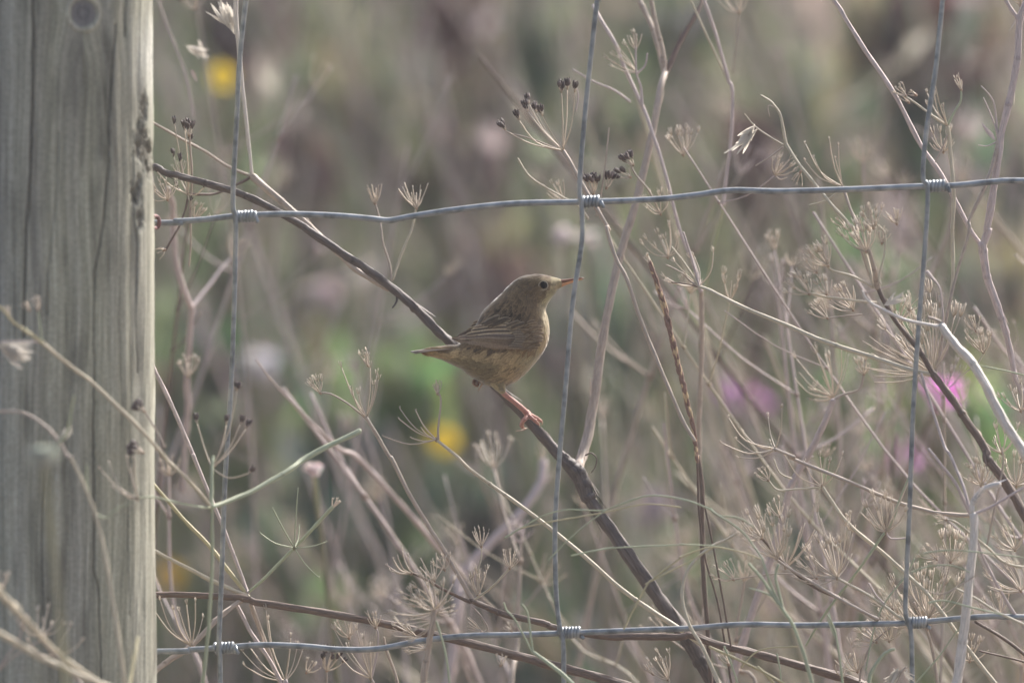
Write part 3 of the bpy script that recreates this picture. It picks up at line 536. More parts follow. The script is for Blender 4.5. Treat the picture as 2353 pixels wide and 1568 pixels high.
plant('umbel_plant', 'umbel with a pale fluffy seed tuft caught on its left ray', UM, G1, [
    ('stem', 'MR 1320,400 1260,150 1180,0 TR 1180,1563 1050,1420 940,1285 800,1110 725,985', 9, 7, 'straw', .01, .03), ('branch', 'TR 722,985 700,860 680,780 640,720 610,690 550,655', 7, 4, 'straw', .03), ('twig', 'TR 700,990 600,930 510,865 440,780', 4, 3, 'straw', .03),
    ('twig', 'TR 700,1010 620,1070 515,1135', 4, 3, 'tan', .03), ('twig', 'TR 655,740 600,725 610,800', 3, 2, 'tan', .03), ('leaf', 'TR 530,880 395,1020', 30, 'fluff', .03), ('leaf', 'TR 510,850 440,960', 26, 'fluff', .03), ('umbel', 'TR 820,1180', 250, 24, 4, 40, 8, 3, 0, .03)], .02)
plant('umbel_plant', 'open umbel of few long rays touching the upper wire, left of the right knot', UM, G1, [
    ('stem', 'MR 1345,400 1290,290 1200,0 TR 1222,1563 1170,1450 1112,1282', 9, 8, 'tan', .01, .03), ('rays', 'TR 1110,1280', 'TR 855,1105 855,985 915,1085 1082,1000 1020,960 1060,1090', 8, 4, 0, .03), ('twig', 'TR 1105,1290 1000,1370 880,1405', 4, 3, 'straw', .03), ('umbel', 'TR 1130,1560', 130, 30, 6, 40, 10, 4, 0, .03),
    ('umbel', 'TR 1320,1560', 100, 42, 10, 46, 16, 6, 0, .0), ('umbel', 'TR 1480,1530', 105, 46, 14, 50, 18, 7, 0, .0)], .02)
plant('umbel_plant', 'straw umbel plant right of the right upright wire, one ray bent up right', UM, G1, [
    ('stem', 'MR 1740,990 1790,750 1810,640 1865,350 1862,0 TR 1862,1563 1872,1350 1850,1050 1830,870', 9, 10, 'straw', .03, .02), ('rays', 'TR 1828,862', 'TR 1690,720 1740,560 1740,660 1690,640 1800,740', 12, 5, 0, .02), ('twig', 'TR 1825,860 1700,775 1600,700 1520,650', 5, 4, 'straw', .02), ('umbel', 'TR 1540,655', 140, 26, 8, 44, 10, 3, 0, .02),
    ('twig', 'TR 1832,855 1880,760 1920,690 1922,615', 6, 5, 'green', .02), ('umbel', 'TR 1922,615', 112, 32, 9, 28, 12, 3, 0, .02), ('twig', 'TR 1825,925 1790,1020 1745,1112', 4, 3, 'tan', .02), ('umbel', 'TR 1800,1040', 95, 46, 12, 60, 20, 6, 0, .05), ('umbel', 'TR 1610,650', 150, 12, 4, 40, 8, 2, 0, .02)], .02)
plant('dried_stem', 'long straight reddish stem slanting from the top edge across the right knot', 'dried stem', G1, [
    ('stem', 'TR 960,-140 1050,0 1120,110 1280,370 1450,620 1640,985 1800,1220 1980,1563 MR 2060,120', 10, 11, 'pink', .06, .05), ('twig', 'TR 1050,0 1000,-20 960,10', 4, 3, 'pale', .06), ('umbel', 'TR 1560,700', 130, 20, 5, 40, 10, 3, 0, .05)], .05)
plant('dried_stem', 'thick pinkish forked stem coming down from the top right corner', 'dried stem', G1, [
    ('stem', 'TR 2400,-60 2353,50 2320,150 2300,450 2200,900 2160,1200 2100,1563 MR 2110,0 2070,120', 15, 17, 'pink', .04, .04), ('branch', 'TR 2312,130 2260,60 2210,-20 2160,-100', 10, 9, 'pink', .04), ('branch', 'TR 2190,930 2130,1150 2080,1285 1980,1500 MR 1975,30 1870,390 1795,750 1750,985', 10, 7, 'tan', .04, .02),
    ('twig', 'TR 2175,960 2165,850 2140,690 2060,590', 6, 3, 'pink', .04), ('twig', 'TR 2170,960 2150,850 2075,670', 4, 3, 'pink', .04), ('leaf', 'TR 2160,965 2080,870', 12, 'pink', .04), ('twig', 'TR 2160,975 2100,1000 2040,995', 4, 2, 'pink', .04),
    ('stem', 'MR 2066,112 2100,330 2180,560 2240,760 2290,1000 2330,1100 2420,1300', 20, 9, 'pink', .04, .04), ('umbel', 'TR 2330,40', 100, 40, 8, 40, 12, 4, 0, .05)], .04)
plant('dried_stem', 'smooth bleached pale stem arching down to the right edge beneath the right umbels', 'dried stem', G1, [
    ('stem', 'MR 1245,430 1270,480 1330,530 1450,590 1560,632 1700,662 1790,680', 6, 9, 'pale', -.02, -.02), ('stem', 'MR 1785,672 1830,720 1900,810 2020,950 2140,1180 2240,1360 2353,1530 2450,1680', 17, 23, 'pale', -.02, -.03), ('twig', 'MR 1700,610 1780,640 1800,690', 7, 9, 'tan', -.02),
    ('leaf', 'MR 1390,530 1520,480', 16, 'fluff', -.02), ('twig', 'MR 1800,665 1795,560 1770,400 1680,300', 4, 4, 'pink', -.02), ('twig', 'MR 1690,300 1750,370', 8, 5, 'pink', -.02)], -.02)
plant('umbel_plant', 'umbel fan at the right edge between the thick pink and the pale arching stems', UM, G1, [
    ('stem', 'MR 2040,920 2070,870 2090,830', 5, 4, 'straw', .02), ('umbel', 'MR 2075,850', 105, 52, 14, 52, 18, 5, 0, .02), ('twig', 'MR 1995,720 2030,680 2060,600', 4, 4, 'straw', .02), ('umbel', 'MR 2020,700', 110, 34, 7, 45, 10, 3, 0, .02), ('twig', 'MR 2045,915 1990,960 1920,1010', 4, 3, 'straw', .02),
    ('twig', 'MR 2353,1005 2200,970 2040,935 1900,870', 4, 3, 'green', .02)], .02)
plant('umbel_plant', 'sparse umbel on a soft pink stem, left of the bright green patch', UM, G1, [
    ('stem', 'BR 320,1640 450,1200 600,750 700,420 760,200 870,0 MR 870,1563 960,1385 1045,1180', 17, 13, 'pink', .12, .09), ('branch', 'MR 1045,1180 1110,1140 1225,1100 1255,990', 7, 5, 'tan', .09), ('umbel', 'MR 1255,1000', 100, 34, 10, 50, 18, 6, 0, .09),
    ('umbel', 'MR 1045,1160', 110, 120, 13, 52, 20, 4, 0, .1), ('umbel', 'MR 1045,1160', 160, 50, 6, 50, 14, 4, 0, .1)], .1)
plant('umbel_plant', 'wide open umbel with long curved rays above a brown node, below the soft purple flower', UM, G1, [
    ('stem', 'BR 1350,1110 1100,975 900,880 710,730 560,560', 11, 6, 'dark', .0), ('stem', 'MR 650,1510 780,1568 BR 760,10 1150,170 1450,300 1650,360 1800,392 1990,402', 7, 11, 'tan', .0, .01),
    ('rays', 'MR 650,1510', 'MR 330,1300 430,1400 600,1290 695,1230 385,1450 280,1470 400,1570 560,1400', 10, 4, 0, .01), ('umbel', 'BR 560,560', 120, 60, 10, 50, 18, 5, 0, .0)], .0)
plant('umbel_plant', 'umbel with rays swept left into hooks, on a long stem across lower right', UM, G1, [
    ('stem', 'BR 2300,1700 2150,1549 1900,1220 1700,950 1540,800 1400,670 1150,460 1040,310 972,207', 10, 9, 'straw', .01, .02), ('rays', 'BR 970,205', 'BR 720,0 955,0 1105,0 1020,40 860,60', 14, 4, 0, .02), ('twig', 'BR 965,210 800,222 665,226 600,160 560,110', 5, 4, 'straw', .02), ('twig', 'BR 760,150 680,110 640,20', 4, 3, 'straw', .02), ('umbel', 'BR 600,160', 130, 26, 8, 50, 10, 4, 0, .02),
    ('twig', 'BR 1150,460 1145,500 1120,620', 4, 3, 'straw', .02), ('umbel', 'BR 1150,470', 100, 26, 6, 50, 10, 4, 0, .02)], .02)
plant('umbel_plant', 'pale lilac thick stem with a bright hooked branch, crossing the lower wire at the right', UM, G1, [
    ('stem', 'BR 1850,1700 1890,1549 1940,1210 1985,800 2010,560 2008,400', 25, 17, 'pale', -.03, -.03), ('branch', 'BR 1998,395 2000,330 2030,270 2090,215 2180,190', 12, 14, 'pale', -.03), ('branch', 'BR 2015,395 2150,332 2250,270 2400,190', 8, 6, 'pink', -.03),
    ('branch', 'BR 1990,380 1930,190 1850,0 MR 1790,1450 1650,1000', 8, 7, 'pink', -.03, .0), ('twig', 'BR 2100,600 2150,360 2210,60 2200,-60', 5, 4, 'tan', -.02), ('twig', 'BR 1990,400 1880,180 1780,50 1700,-50', 9, 7, 'pink', -.02), ('umbel', 'BR 2060,200', 80, 56, 10, 50, 16, 5, 0, .0)], -.03)
plant('umbel_plant', 'fan shaped umbel on a dark node amid the lower right tangle', UM, G1, [
    ('stem', 'BR 1520,1110 1480,1085 1300,955 1080,835', 9, 6, 'straw', .0), ('rays', 'BR 1072,830', 'BR 940,380 1010,600 1130,480 900,560 960,420 1240,560 720,760 640,640 800,840 1020,520 860,640', 20, 6, 0, .0), ('umbel', 'BR 1072,830', 115, 110, 12, 50, 22, 6, 0, .01)], .0)
plant('umbel_plant', 'dense brown umbel crowded around the lower right knot and wire', UM, G1, [
    ('stem', 'BR 1780,1700 1740,1400 1690,1200 1600,1000', 8, 7, 'tan', .03), ('umbel', 'BR 1690,1180', 110, 120, 18, 50, 26, 8, 0, .03), ('umbel', 'BR 1700,1100', 80, 110, 16, 46, 26, 8, 0, .02), ('umbel', 'BR 1560,1160', 130, 60, 12, 50, 22, 7, 0, .03), ('umbel', 'BR 1850,720', 90, 70, 12, 46, 22, 7, 0, .02), ('twig', 'BR 1700,1110 1800,900 1850,720', 5, 4, 'tan', .02), ('umbel', 'BR 1750,700', 140, 36, 8, 60, 14, 5, 0, .02)], .03)
plant('umbel_plant', 'spreading straw umbels in the lower right between the pink stem and the right upright wire', UM, G1, [
    ('stem', 'BR 1350,1110 1100,980 900,860 740,760 640,690', 8, 6, 'tan', -.01), ('umbel', 'BR 660,700', 110, 110, 15, 50, 26, 7, 0, -.01), ('umbel', 'BR 720,760', 80, 120, 12, 40, 24, 7, 0, .02), ('umbel', 'BR 680,410', 110, 36, 10, 55, 14, 5, 0, .02), ('umbel', 'BR 930,830', 140, 50, 9, 50, 16, 5, 0, .0), ('umbel', 'BR 360,840', 140, 42, 7, 55, 14, 4, 0, .0), ('twig', 'BR 920,830 700,800 500,820 360,840', 4, 3, 'tan', .0), ('umbel', 'BR 550,560', 150, 50, 8, 50, 16, 5, 0, .01)], -.01)
plant('umbel_plant', 'umbel with thick bright pinkish rays opening upward, left of the right upright wire', UM, G1, [
    ('stem', 'BR 860,1290 1000,1060 1200,800 1400,520', 6, 7, 'green', .02, .0), ('rays', 'BR 1405,515', 'BR 1580,130 1330,300 1370,320 1440,300 1540,380 1290,420', 14, 5, 0, .0), ('twig', 'BR 1410,515 1440,560 1550,555 1565,520', 5, 4, 'pink', .0), ('twig', 'BR 1425,500 1490,330 1570,130', 8, 6, 'green', .0), ('umbel', 'BR 1405,515', 105, 90, 10, 46, 20, 6, 0, .0)], .0)
plant('umbel_plant', 'feathery umbel stems filling the corner right of the pale lilac stem', UM, G1, [
    ('stem', 'BR 2420,1250 2290,1080 2180,900 2075,690 2000,480', 9, 6, 'pink', .0), ('stem', 'BR 2400,1400 2353,1350 2200,1235 2020,1130', 10, 7, 'dark', .0), ('stem', 'BR 2450,1190 2200,1080 2040,980 1880,900', 7, 5, 'straw', -.01), ('stem', 'BR 2450,770 2230,730 2100,620 1900,460 1820,430', 7, 5, 'straw', .0), ('umbel', 'BR 1820,432', 170, 22, 6, 50, 10, 3),
    ('umbel', 'BR 2290,640', 120, 60, 10, 60, 18, 5, 0, .0), ('umbel', 'BR 2330,920', 130, 80, 12, 60, 20, 5, 0, .0), ('umbel', 'BR 2180,1080', 110, 50, 9, 60, 16, 5, 0, .01), ('umbel', 'BR 2060,190', 120, 50, 9, 60, 16, 5, 0, .01), ('umbel', 'BR 2300,200', 90, 70, 12, 60, 20, 6, 0, .02), ('umbel', 'BR 1980,1400', 80, 60, 9, 60, 18, 5, 0, .02), ('stem', 'BR 2450,1440 2300,1390 2050,1330', 6, 4, 'dark', .01), ('umbel', 'MR 2330,1250', 110, 60, 10, 60, 18, 5, 0, .01), ('umbel', 'MR 2200,1540', 100, 66, 10, 60, 18, 5, 0, .01)], .0)
plant('umbel_plant', 'tangled low umbels under the lower wire, left of the lower right knot', UM, G1, [
    ('stem', 'BR 1240,1650 1230,1500 1300,1300 1450,1160', 5, 5, 'tan', .01), ('umbel', 'BR 1430,1260', 100, 46, 11, 60, 18, 5, 0, .01), ('umbel', 'BR 1340,1270', 150, 46, 9, 50, 16, 5, 0, .01), ('umbel', 'BR 1210,1470', 100, 66, 12, 60, 20, 5, 0, .01), ('twig', 'BR 1270,1460 1320,1200 1400,1000 1540,820 1600,700', 4, 4, 'green', .0), ('umbel', 'BR 1100,1500', 60, 50, 8, 60, 16, 5, 0, .01), ('umbel', 'BR 1450,1040', 130, 50, 10, 50, 18, 6, 0, .01),
    ('twig', 'BR 1290,870 1340,950 1400,1010', 5, 4, 'pink', .0), ('twig', 'BR 1600,1560 1760,1380 1860,1240 2000,1060', 4, 3, 'green', .01)], .01)
plant('grass_stalk', 'slim upright grass with a pale green blade tip just under the lower wire', 'grass stalk', G2, [('twig', 'BR 1115,1700 1105,1500 1070,1250 1045,1160 1005,1080', 6, 4, 'green', -.03), ('leaf', 'BR 1070,1260 1005,1080', 9, 'green', -.03)], -.03)
plant('grass_stalk', 'short curved bright green grass blade near the bottom edge at the right', 'grass stalk', G2, [('stem', 'BR 1280,1700 1300,1500 1370,1375 1420,1335 1462,1318', 9, 8, 'green', -.04)], -.04)
plant('grass_stalk', 'fine pale grass culms arching right of the right upright wire, near the pale lilac stem', 'grass stalk', G2, [
    ('twig', 'BR 1580,790 1700,750 1850,745 1980,790', 4, 3, 'green', -.04), ('twig', 'BR 1670,660 1850,640 2100,660 2353,690', 4, 3, 'green', -.04), ('twig', 'BR 1700,1000 1800,985 1950,1020 2200,1080', 5, 4, 'green', -.04), ('twig', 'BR 1680,920 1800,940 1900,890 2010,820', 3, 3, 'tan', -.04)], -.04)
plant('grass_stalk', 'yellow green grass stalks crossing at the bottom edge near the thick dark stem', 'grass stalk', G2, [
    ('twig', 'BR 200,1300 400,1390 560,1470 740,1568', 6, 6, 'yel', -.02), ('twig', 'BR 420,1440 500,1350 600,1310 800,1300', 4, 3, 'yel', -.02), ('twig', 'BR 660,1350 680,1450 690,1560', 4, 3, 'green', -.02), ('twig', 'BR 300,1300 340,1400 390,1549', 5, 5, 'green', -.02), ('twig', 'BR 530,1440 640,1549', 6, 6, 'yel', -.02)], -.02)
plant('withered_leaf', 'curled whitish withered leaf hanging by the right upright wire at the bottom edge', 'withered leaf', None, [('twig', 'BR 1450,1700 1460,1600 1520,1470 1545,1440', 5, 4, 'tan', -.01), ('leaf', 'BR 1540,1440 1420,1549', 30, 'fluff', -.01), ('leaf', 'BR 1500,1440 1440,1540', 26, 'fluff', -.01), ('leaf', 'BR 1530,1470 1580,1520', 16, 'fluff', -.01)], -.01)
plant('pink_stem', 'slim brown pink stem with two top forks, left of the fluffy tuft', 'dried stem', G1, [
    ('stem', 'TR 290,1400 310,1250 350,920 352,620 330,560', 9, 8, 'pink', .14), ('branch', 'TR 330,560 250,260 160,0 120,-120', 8, 7, 'pink', .14), ('branch', 'TR 320,545 230,350 150,180 70,0 30,-90', 5, 5, 'straw', .14), ('stem', 'MR 130,560 180,350 250,0 TR 280,1500 292,1390', 6, 8, 'green', .3, .15),
    ('twig', 'TR 400,80 385,300 360,500', 4, 4, 'tan', .2), ('umbel', 'TR 400,90', 100, 60, 9, 55, 18, 5, 0, .2), ('umbel', 'TR 20,1060', 100, 60, 10, 50, 18, 5, 0, .12)], .14)
plant('umbel_plant', 'whitish dried bits on a faint twig left of the upper yellow flower', UM, G1, [
    ('stem', 'TL 1330,800 1290,560 1230,380 1130,130 1090,0', 5, 5, 'pink', .25), ('leaf', 'TL 1270,310 1400,380', 20, 'fluff', .2), ('leaf', 'TL 1360,270 1400,370', 14, 'fluff', .2), ('leaf', 'TL 1310,480 1350,530', 12, 'pink', .2), ('umbel', 'TL 1340,60', 100, 40, 8, 60, 14, 4, 1, .25)], .22)
plant('umbel_plant', 'faint low umbels below the yellow flower patch left of the pink fork', UM, G1, [
    ('stem', 'BL 2250,1700 2260,1500 2240,1420', 5, 4, 'tan', .06), ('umbel', 'BL 2260,1480', 70, 40, 9, 50, 12, 4, 1, .06), ('umbel', 'BL 2120,1490', 60, 30, 7, 50, 10, 3, 0, .06), ('umbel', 'BC 60,1250', 100, 40, 8, 50, 12, 4, 0, .06)], .06)

# the half blurred tangle behind the fence, plant by plant
tg = random.Random(77)
def tangle(i):
    dd = tg.uniform(.10, 1.15) ** 1.0
    if tg.random() < .5: tx, ty = tg.uniform(1500, 2450), tg.uniform(300, 1500)
    elif tg.random() < .55: tx, ty = tg.uniform(330, 1500), tg.uniform(850, 1560)
    else: tx, ty = tg.uniform(330, 2400), tg.uniform(-80, 900)
    pass
    lean = max(-.35, min(.75, tg.gauss(.3, .35)))
    while any(900 < tx + (yy - ty) * lean < 1440 and yy > ty - 60 for yy in (620, 700, 800, 900, 1000)): tx += 90
    bx = tx + (1720 - ty) * lean; T = P(tx, ty, dd); B = P(bx, 1720, dd + tg.uniform(-.05, .1)); G = B + (B - T) * (B.z / max(.02, T.z - B.z)) * 1.0; G = Vector((B.x + (G.x - B.x) * .4, B.y, 0))
    w_ = tg.uniform(.0005, .0012); mt = tg.choice(['tan', 'pink', 'straw', 'pink', 'tan', 'dark']); root = empty('thin_dry_stalk', G, 'thin half blurred dry stalk in the tangle behind the fence', 'dried stem', 'thin stalks in the tangle behind the fence')
    bow = Vector((tg.uniform(-.012, .012), tg.uniform(-.01, .01), 0)); mid = (T + B) / 2 + bow; q = crom([G, B, mid, T], 8); mb = MB(); n_ = len(q); tube(mb, q, [w_ * (1.7 - 1.0 * j / n_) for j in range(n_)], 6, (1, 1, 1), .2)
    ends = [(T, (T - mid).normalized())]
    for _ in range(tg.randint(1, 4)):
        j = tg.randint(n_ // 2, n_ - 3); v = Vector((tg.uniform(-.9, .7), tg.uniform(-.4, .4), tg.uniform(.25, 1))).normalized(); L = tg.uniform(.02, .07); e = q[j] + v * L; tube(mb, crom([q[j], q[j] + v * L * .5 + Vector((0, 0, -.003)), e], 3), w_ * .6, 4, (1, 1, 1)); ends.append((e, (v + Vector((0, 0, .6))).normalized())); blob(mb, q[j], q[j + 1] - q[j], w_ * 1.7, w_ * 5, (.7, .65, .6), 4)
    mb.build('stem', MATS[mt], root)
    for e, ax in ends:
        if tg.random() < .5: continue
        mb = MB(); rays(mb, e, cone_tips(e, ax, tg.uniform(.005, .014), tg.randint(5, 13), tg.uniform(35, 62)), tg.uniform(.002, .005), 4, None, .0003, .18, .25, ax); mb.build('umbel', M_RAY if tg.random() < .7 else M_PINK, root)
rs_ = rnd.getstate()
for i in range(125): tangle(i)

# ------------------------------------------------------------------ the bird
BY = .043                             # depth of the bird's own middle plane
def bp(ax, ay, off=0.0):               # off in metres towards the back
    x, y = cv('A', ax, ay); return P(x, y, BY + off)
U = mpp(BY) * .9195 / 3.267            # one unit of the bird's own plan
SEC = [((255, 768), (262, 803), 30), ((330, 748), (335, 818), 60), ((400, 738), (425, 850), 92), ((480, 727), (505, 888), 125), ((545, 715), (585, 932), 160), ((600, 672), (665, 988), 198), ((655, 612), (770, 1040), 226), ((710, 520), (860, 1062), 246),
       ((760, 438), (950, 1045), 256), ((815, 380), (1050, 985), 260), ((870, 328), (1145, 890), 252), ((915, 285), (1215, 795), 235), ((952, 248), (1262, 705), 212), ((980, 220), (1279, 610), 186), ((1005, 200), (1270, 520), 160), ((1040, 178), (1252, 440), 146),
       ((1085, 162), (1268, 385), 140), ((1140, 151), (1296, 342), 136), ((1200, 149), (1318, 315), 125), ((1258, 156), (1334, 296), 104), ((1310, 169), (1343, 281), 78), ((1352, 181), (1356, 266), 48), ((1382, 190), (1384, 252), 26)]
tops = crom([Vector((a[0][0], a[0][1], a[2])) for a in SEC], 9); bots = crom([Vector((a[1][0], a[1][1], 0)) for a in SEC], 9)
NR = len(tops); NS = 72
mb = MB(); vs_ = []; fs = []
def ringpt(i, k):
    t, b_ = tops[i], bots[i]; a = 2 * math.pi * k / NS; cx, cy = (t.x + b_.x) / 2, (t.y + b_.y) / 2; hx, hy = (t.x - b_.x) / 2, (t.y - b_.y) / 2
    e = .92; ca = math.copysign(abs(math.cos(a)) ** e, math.cos(a)); sa = math.copysign(abs(math.sin(a)) ** e, math.sin(a))
    low = 1 + .06 * max(0, -ca)
    return bp(cx + hx * ca, cy + hy * ca, -t.z * U * sa * low)
for i in range(NR):
    for k in range(NS): vs_.append(ringpt(i, k))
for i in range(NR - 1):
    for k in range(NS): k2 = (k + 1) % NS; fs.append((i * NS + k, (i + 1) * NS + k, (i + 1) * NS + k2, i * NS + k2))
fs.append(tuple(range(NS))); fs.append(tuple(range((NR - 1) * NS, NR * NS))[::-1])
bvh = BVHTree.FromPolygons(vs_, fs)
Ainv = lambda p: None
def toA(p):                            # world -> the bird's own plan
    v = p - CAM; dpt = v.dot(FW); x = 1176 + v.x / dpt * LENS / 36 * 2352; y = 784 - v.dot(UP) / dpt * LENS / 36 * 2352
    ox, oy, s_ = CR['A']; return ((x / .9195 - ox) * s_, (y / .9195 - oy) * s_)
def ss(a, b_, x): t = min(1, max(0, (x - a) / (b_ - a))); return t * t * (3 - 2 * t)
def mixc(a, b_, t): return tuple(a[i] * (1 - t) + b_[i] * t for i in range(3))
BR_ = (.22, .15, .082); BRD = (.030, .021, .014); OLV = (.185, .134, .073); BUF = (.50, .385, .215); CRM = (.70, .63, .42); GRY = (.24, .185, .125); UND = (.29, .225, .125)
def lobe(x, y, cx, cy, sx, sy, ang=0):
    a = R(ang); dx, dy_ = x - cx, y - cy; u = dx * math.cos(a) + dy_ * math.sin(a); v = -dx * math.sin(a) + dy_ * math.cos(a); return math.exp(-(u / sx) ** 2 - (v / sy) ** 2)
def plum(x, y, yw):
    """plumage colour at a place of the flank seen from the side"""
    n1 = noise.noise(Vector((x * .012, y * .03, 1.3))); n2 = noise.noise(Vector((x * .03, y * .03, 7))); n3 = noise.noise(Vector((x * .02 + y * .012, y * .02 - x * .012, 3)))
    # upper / under
    lim = 760 if x < 1195 else 760 - (x - 1195) * 5.5
    under = ss(lim - 15, lim + 30, y) if x > 560 else ss(770, 805, y)
    c = mixc(BR_, OLV, .5 + .5 * n1)
    c = mixc(c, (.145, .104, .056), lobe(x, y, 1110, 230, 190, 100))
    c = mixc(c, (.12, .092, .06), lobe(x, y, 1050, 210, 140, 30, 20) * .45)
    man = lobe(x, y, 820, 500, 210, 90, -38)
    c = mixc(c, GRY, man * .5); c = mixc(c, BRD, man * ss(.02, .26, n3) * .9)
    c = mixc(c, BRD, lobe(x, y, 1010, 500, 190, 75, -10) * ss(.02, .25, noise.noise(Vector((x * .026, y * .022, 11)))) * .85)
    c = mixc(c, BRD, lobe(x, y, 1130, 205, 190, 45, 4) * ss(.05, .3, noise.noise(Vector((x * .02, y * .08, 4)))) * .4)
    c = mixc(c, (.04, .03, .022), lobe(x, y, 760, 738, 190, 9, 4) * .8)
    # belly
    cb = mixc(UND, BUF, .5 + .5 * n1); cb = mixc(cb, (.36, .32, .19), ss(1000, 1180, x)); cb = mixc(cb, (.085, .068, .045), ss(.12, .42, noise.noise(Vector((x * .017, y * .05, 5)))) * .5 * ss(560, 660, x) * (1 - ss(1060, 1180, x)))
    cb = mixc(cb, (.11, .098, .058), ss(810, 880, y) * (1 - ss(800, 1000, x)) * .75)  # shade under the vent and tail put into the plumage colour
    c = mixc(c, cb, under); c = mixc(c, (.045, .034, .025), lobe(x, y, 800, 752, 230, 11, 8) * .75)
    # breast front edge, throat
    c = mixc(c, BUF, lobe(x, y, 1255, 640, 45, 150) * .9); c = mixc(c, BRD, lobe(x, y, 1212, 590, 20, 75, -4) * .95)
    c = mixc(c, (.30, .235, .15), lobe(x, y, 1130, 560, 70, 60) * .5)
    c = mixc(c, CRM, lobe(x, y, 1250, 470, 34, 95, -8) * .85); c = mixc(c, (.42, .40, .22), lobe(x, y, 1290, 345, 80, 34, -42) * .85)
    c = mixc(c, (.10, .078, .05), lobe(x, y, 1130, 370, 26, 10, 15) * .6)
    # face
    c = mixc(c, (.085, .065, .045), lobe(x, y, 1165, 238, 55, 6, -10) * .6); c = mixc(c, (.40, .33, .20), lobe(x, y, 1250, 192, 85, 13, 6) * .75); c = mixc(c, (.34, .29, .2), lobe(x, y, 1236, 276, 42, 9, -8) * .7)
    c = mixc(c, (.115, .085, .05), lobe(x, y, 1305, 232, 34, 11, 0) * .7); c = mixc(c, (.30, .21, .10), lobe(x, y, 1350, 250, 34, 22) * .6)
    c = mixc(c, (.085, .068, .045), lobe(x, y, 1120, 300, 50, 20, 20) * ss(-.1, .3, n2) * .3)
    return tuple(max(.008, .83 * q * w3 * (1 + .28 * n2)) for q, w3 in zip(c, (1.03, .965, .92)))
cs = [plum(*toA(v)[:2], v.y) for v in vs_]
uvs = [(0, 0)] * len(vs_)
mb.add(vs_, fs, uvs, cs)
# the feathers lying on the skin
br = random.Random(11)
def feather(mb, p, nrm, dirv, L, W, c, dark=0.0, lift=.1):
    side = dirv.cross(nrm).normalized(); vv = []; cc = []; seg = 4; ff = []
    for i in range(seg + 1):
        t = i / seg; wd = W * .5 * [.55, .95, 1, .8, .22][i]; cen = p + dirv * L * t + nrm * (lift * L * (t * .9 - .55 * t * t) + .00005)
        for s_ in (-1, 0, 1):
            vv.append(cen + side * wd * s_ - nrm * abs(s_) * wd * .28 + dirv * (-.12 * L * abs(s_) * t)); k = dark * (1 - abs(s_)) * (1 - .4 * t); e = 1 + .22 * abs(s_) * t
            cc.append(tuple(q * (1 - k) * e for q in c))
    for i in range(seg):
        for k in (0, 1): ff.append((i * 3 + k, i * 3 + k + 1, i * 3 + k + 4, i * 3 + k + 3))
    mb.add(vv, ff, [(0, 0)] * len(vv), cc)
for _ in range(5200):
    i = br.uniform(8, NR - 4); i0 = int(i); k = br.uniform(0, NS); a = ringpt(i0, k); b_ = ringpt(max(0, i0 - 3), k); q = ringpt(i0, k + 1.0)
    dirv = (b_ - a).normalized(); nrm = dirv.cross(q - a).normalized()
    cen = (ringpt(i0, 0) + ringpt(i0, NS / 2)) / 2
    if nrm.dot(a - cen) < 0: nrm = -nrm
    x, y = toA(a)
    if a.y > BY + .004 and br.random() < .5: continue
    if abs(x - 1232) < 52 and abs(y - 235) < 50 or (x > 1232 and x < 1330 and abs(y - 235) < 38): continue
    u_ = i / NR; L = (2.0 if u_ > .78 else 3.0 if u_ > .6 else 4.4) * 1e-3 * br.uniform(.8, 1.2) * (.6 if x > 1290 else 1); W = L * br.uniform(.42, .6)
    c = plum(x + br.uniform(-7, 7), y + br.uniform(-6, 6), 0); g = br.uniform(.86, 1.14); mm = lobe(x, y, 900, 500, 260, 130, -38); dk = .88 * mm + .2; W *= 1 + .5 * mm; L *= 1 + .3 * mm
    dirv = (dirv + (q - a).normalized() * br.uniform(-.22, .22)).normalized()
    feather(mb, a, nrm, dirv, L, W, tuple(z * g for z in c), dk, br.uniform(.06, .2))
m, n, l, b = newmat('plumage', .78, .18)
at = n.new('ShaderNodeVertexColor'); at.layer_name = 'Col'; tc = n.new('ShaderNodeTexCoord'); nz = n.new('ShaderNodeTexNoise'); nz.inputs['Scale'].default_value = 1400; nz.inputs['Detail'].default_value = 3
l.new(tc.outputs['Object'], nz.inputs['Vector']); r = ramp(n, [(.3, (.82,) * 3), (.7, (1.16,) * 3)]); l.new(nz.outputs[0], r.inputs[0]); mx = n.new('ShaderNodeMix'); mx.data_type = 'RGBA'; mx.blend_type = 'MULTIPLY'; mx.inputs[0].default_value = 1
l.new(at.outputs[0], mx.inputs[6]); l.new(r.outputs[0], mx.inputs[7]); l.new(mx.outputs[2], b.inputs['Base Color']); b.inputs['Sheen Weight'].default_value = .5; b.inputs['Sheen Roughness'].default_value = .4
tr = n.new('ShaderNodeBsdfTranslucent'); l.new(mx.outputs[2], tr.inputs[0]); ms = n.new('ShaderNodeMixShader'); ms.inputs[0].default_value = .12; l.new(b.outputs[0], ms.inputs[1]); l.new(tr.outputs[0], ms.inputs[2]); l.new(ms.outputs[0], n['Material Output'].inputs[0])
M_PLUM = m
bird = empty('warbler', bp(1110, 1290), 'small streaky olive brown bird with a thin orange bill perched on the dark slanting stem', 'bird')
mb.build('body', M_PLUM, bird)
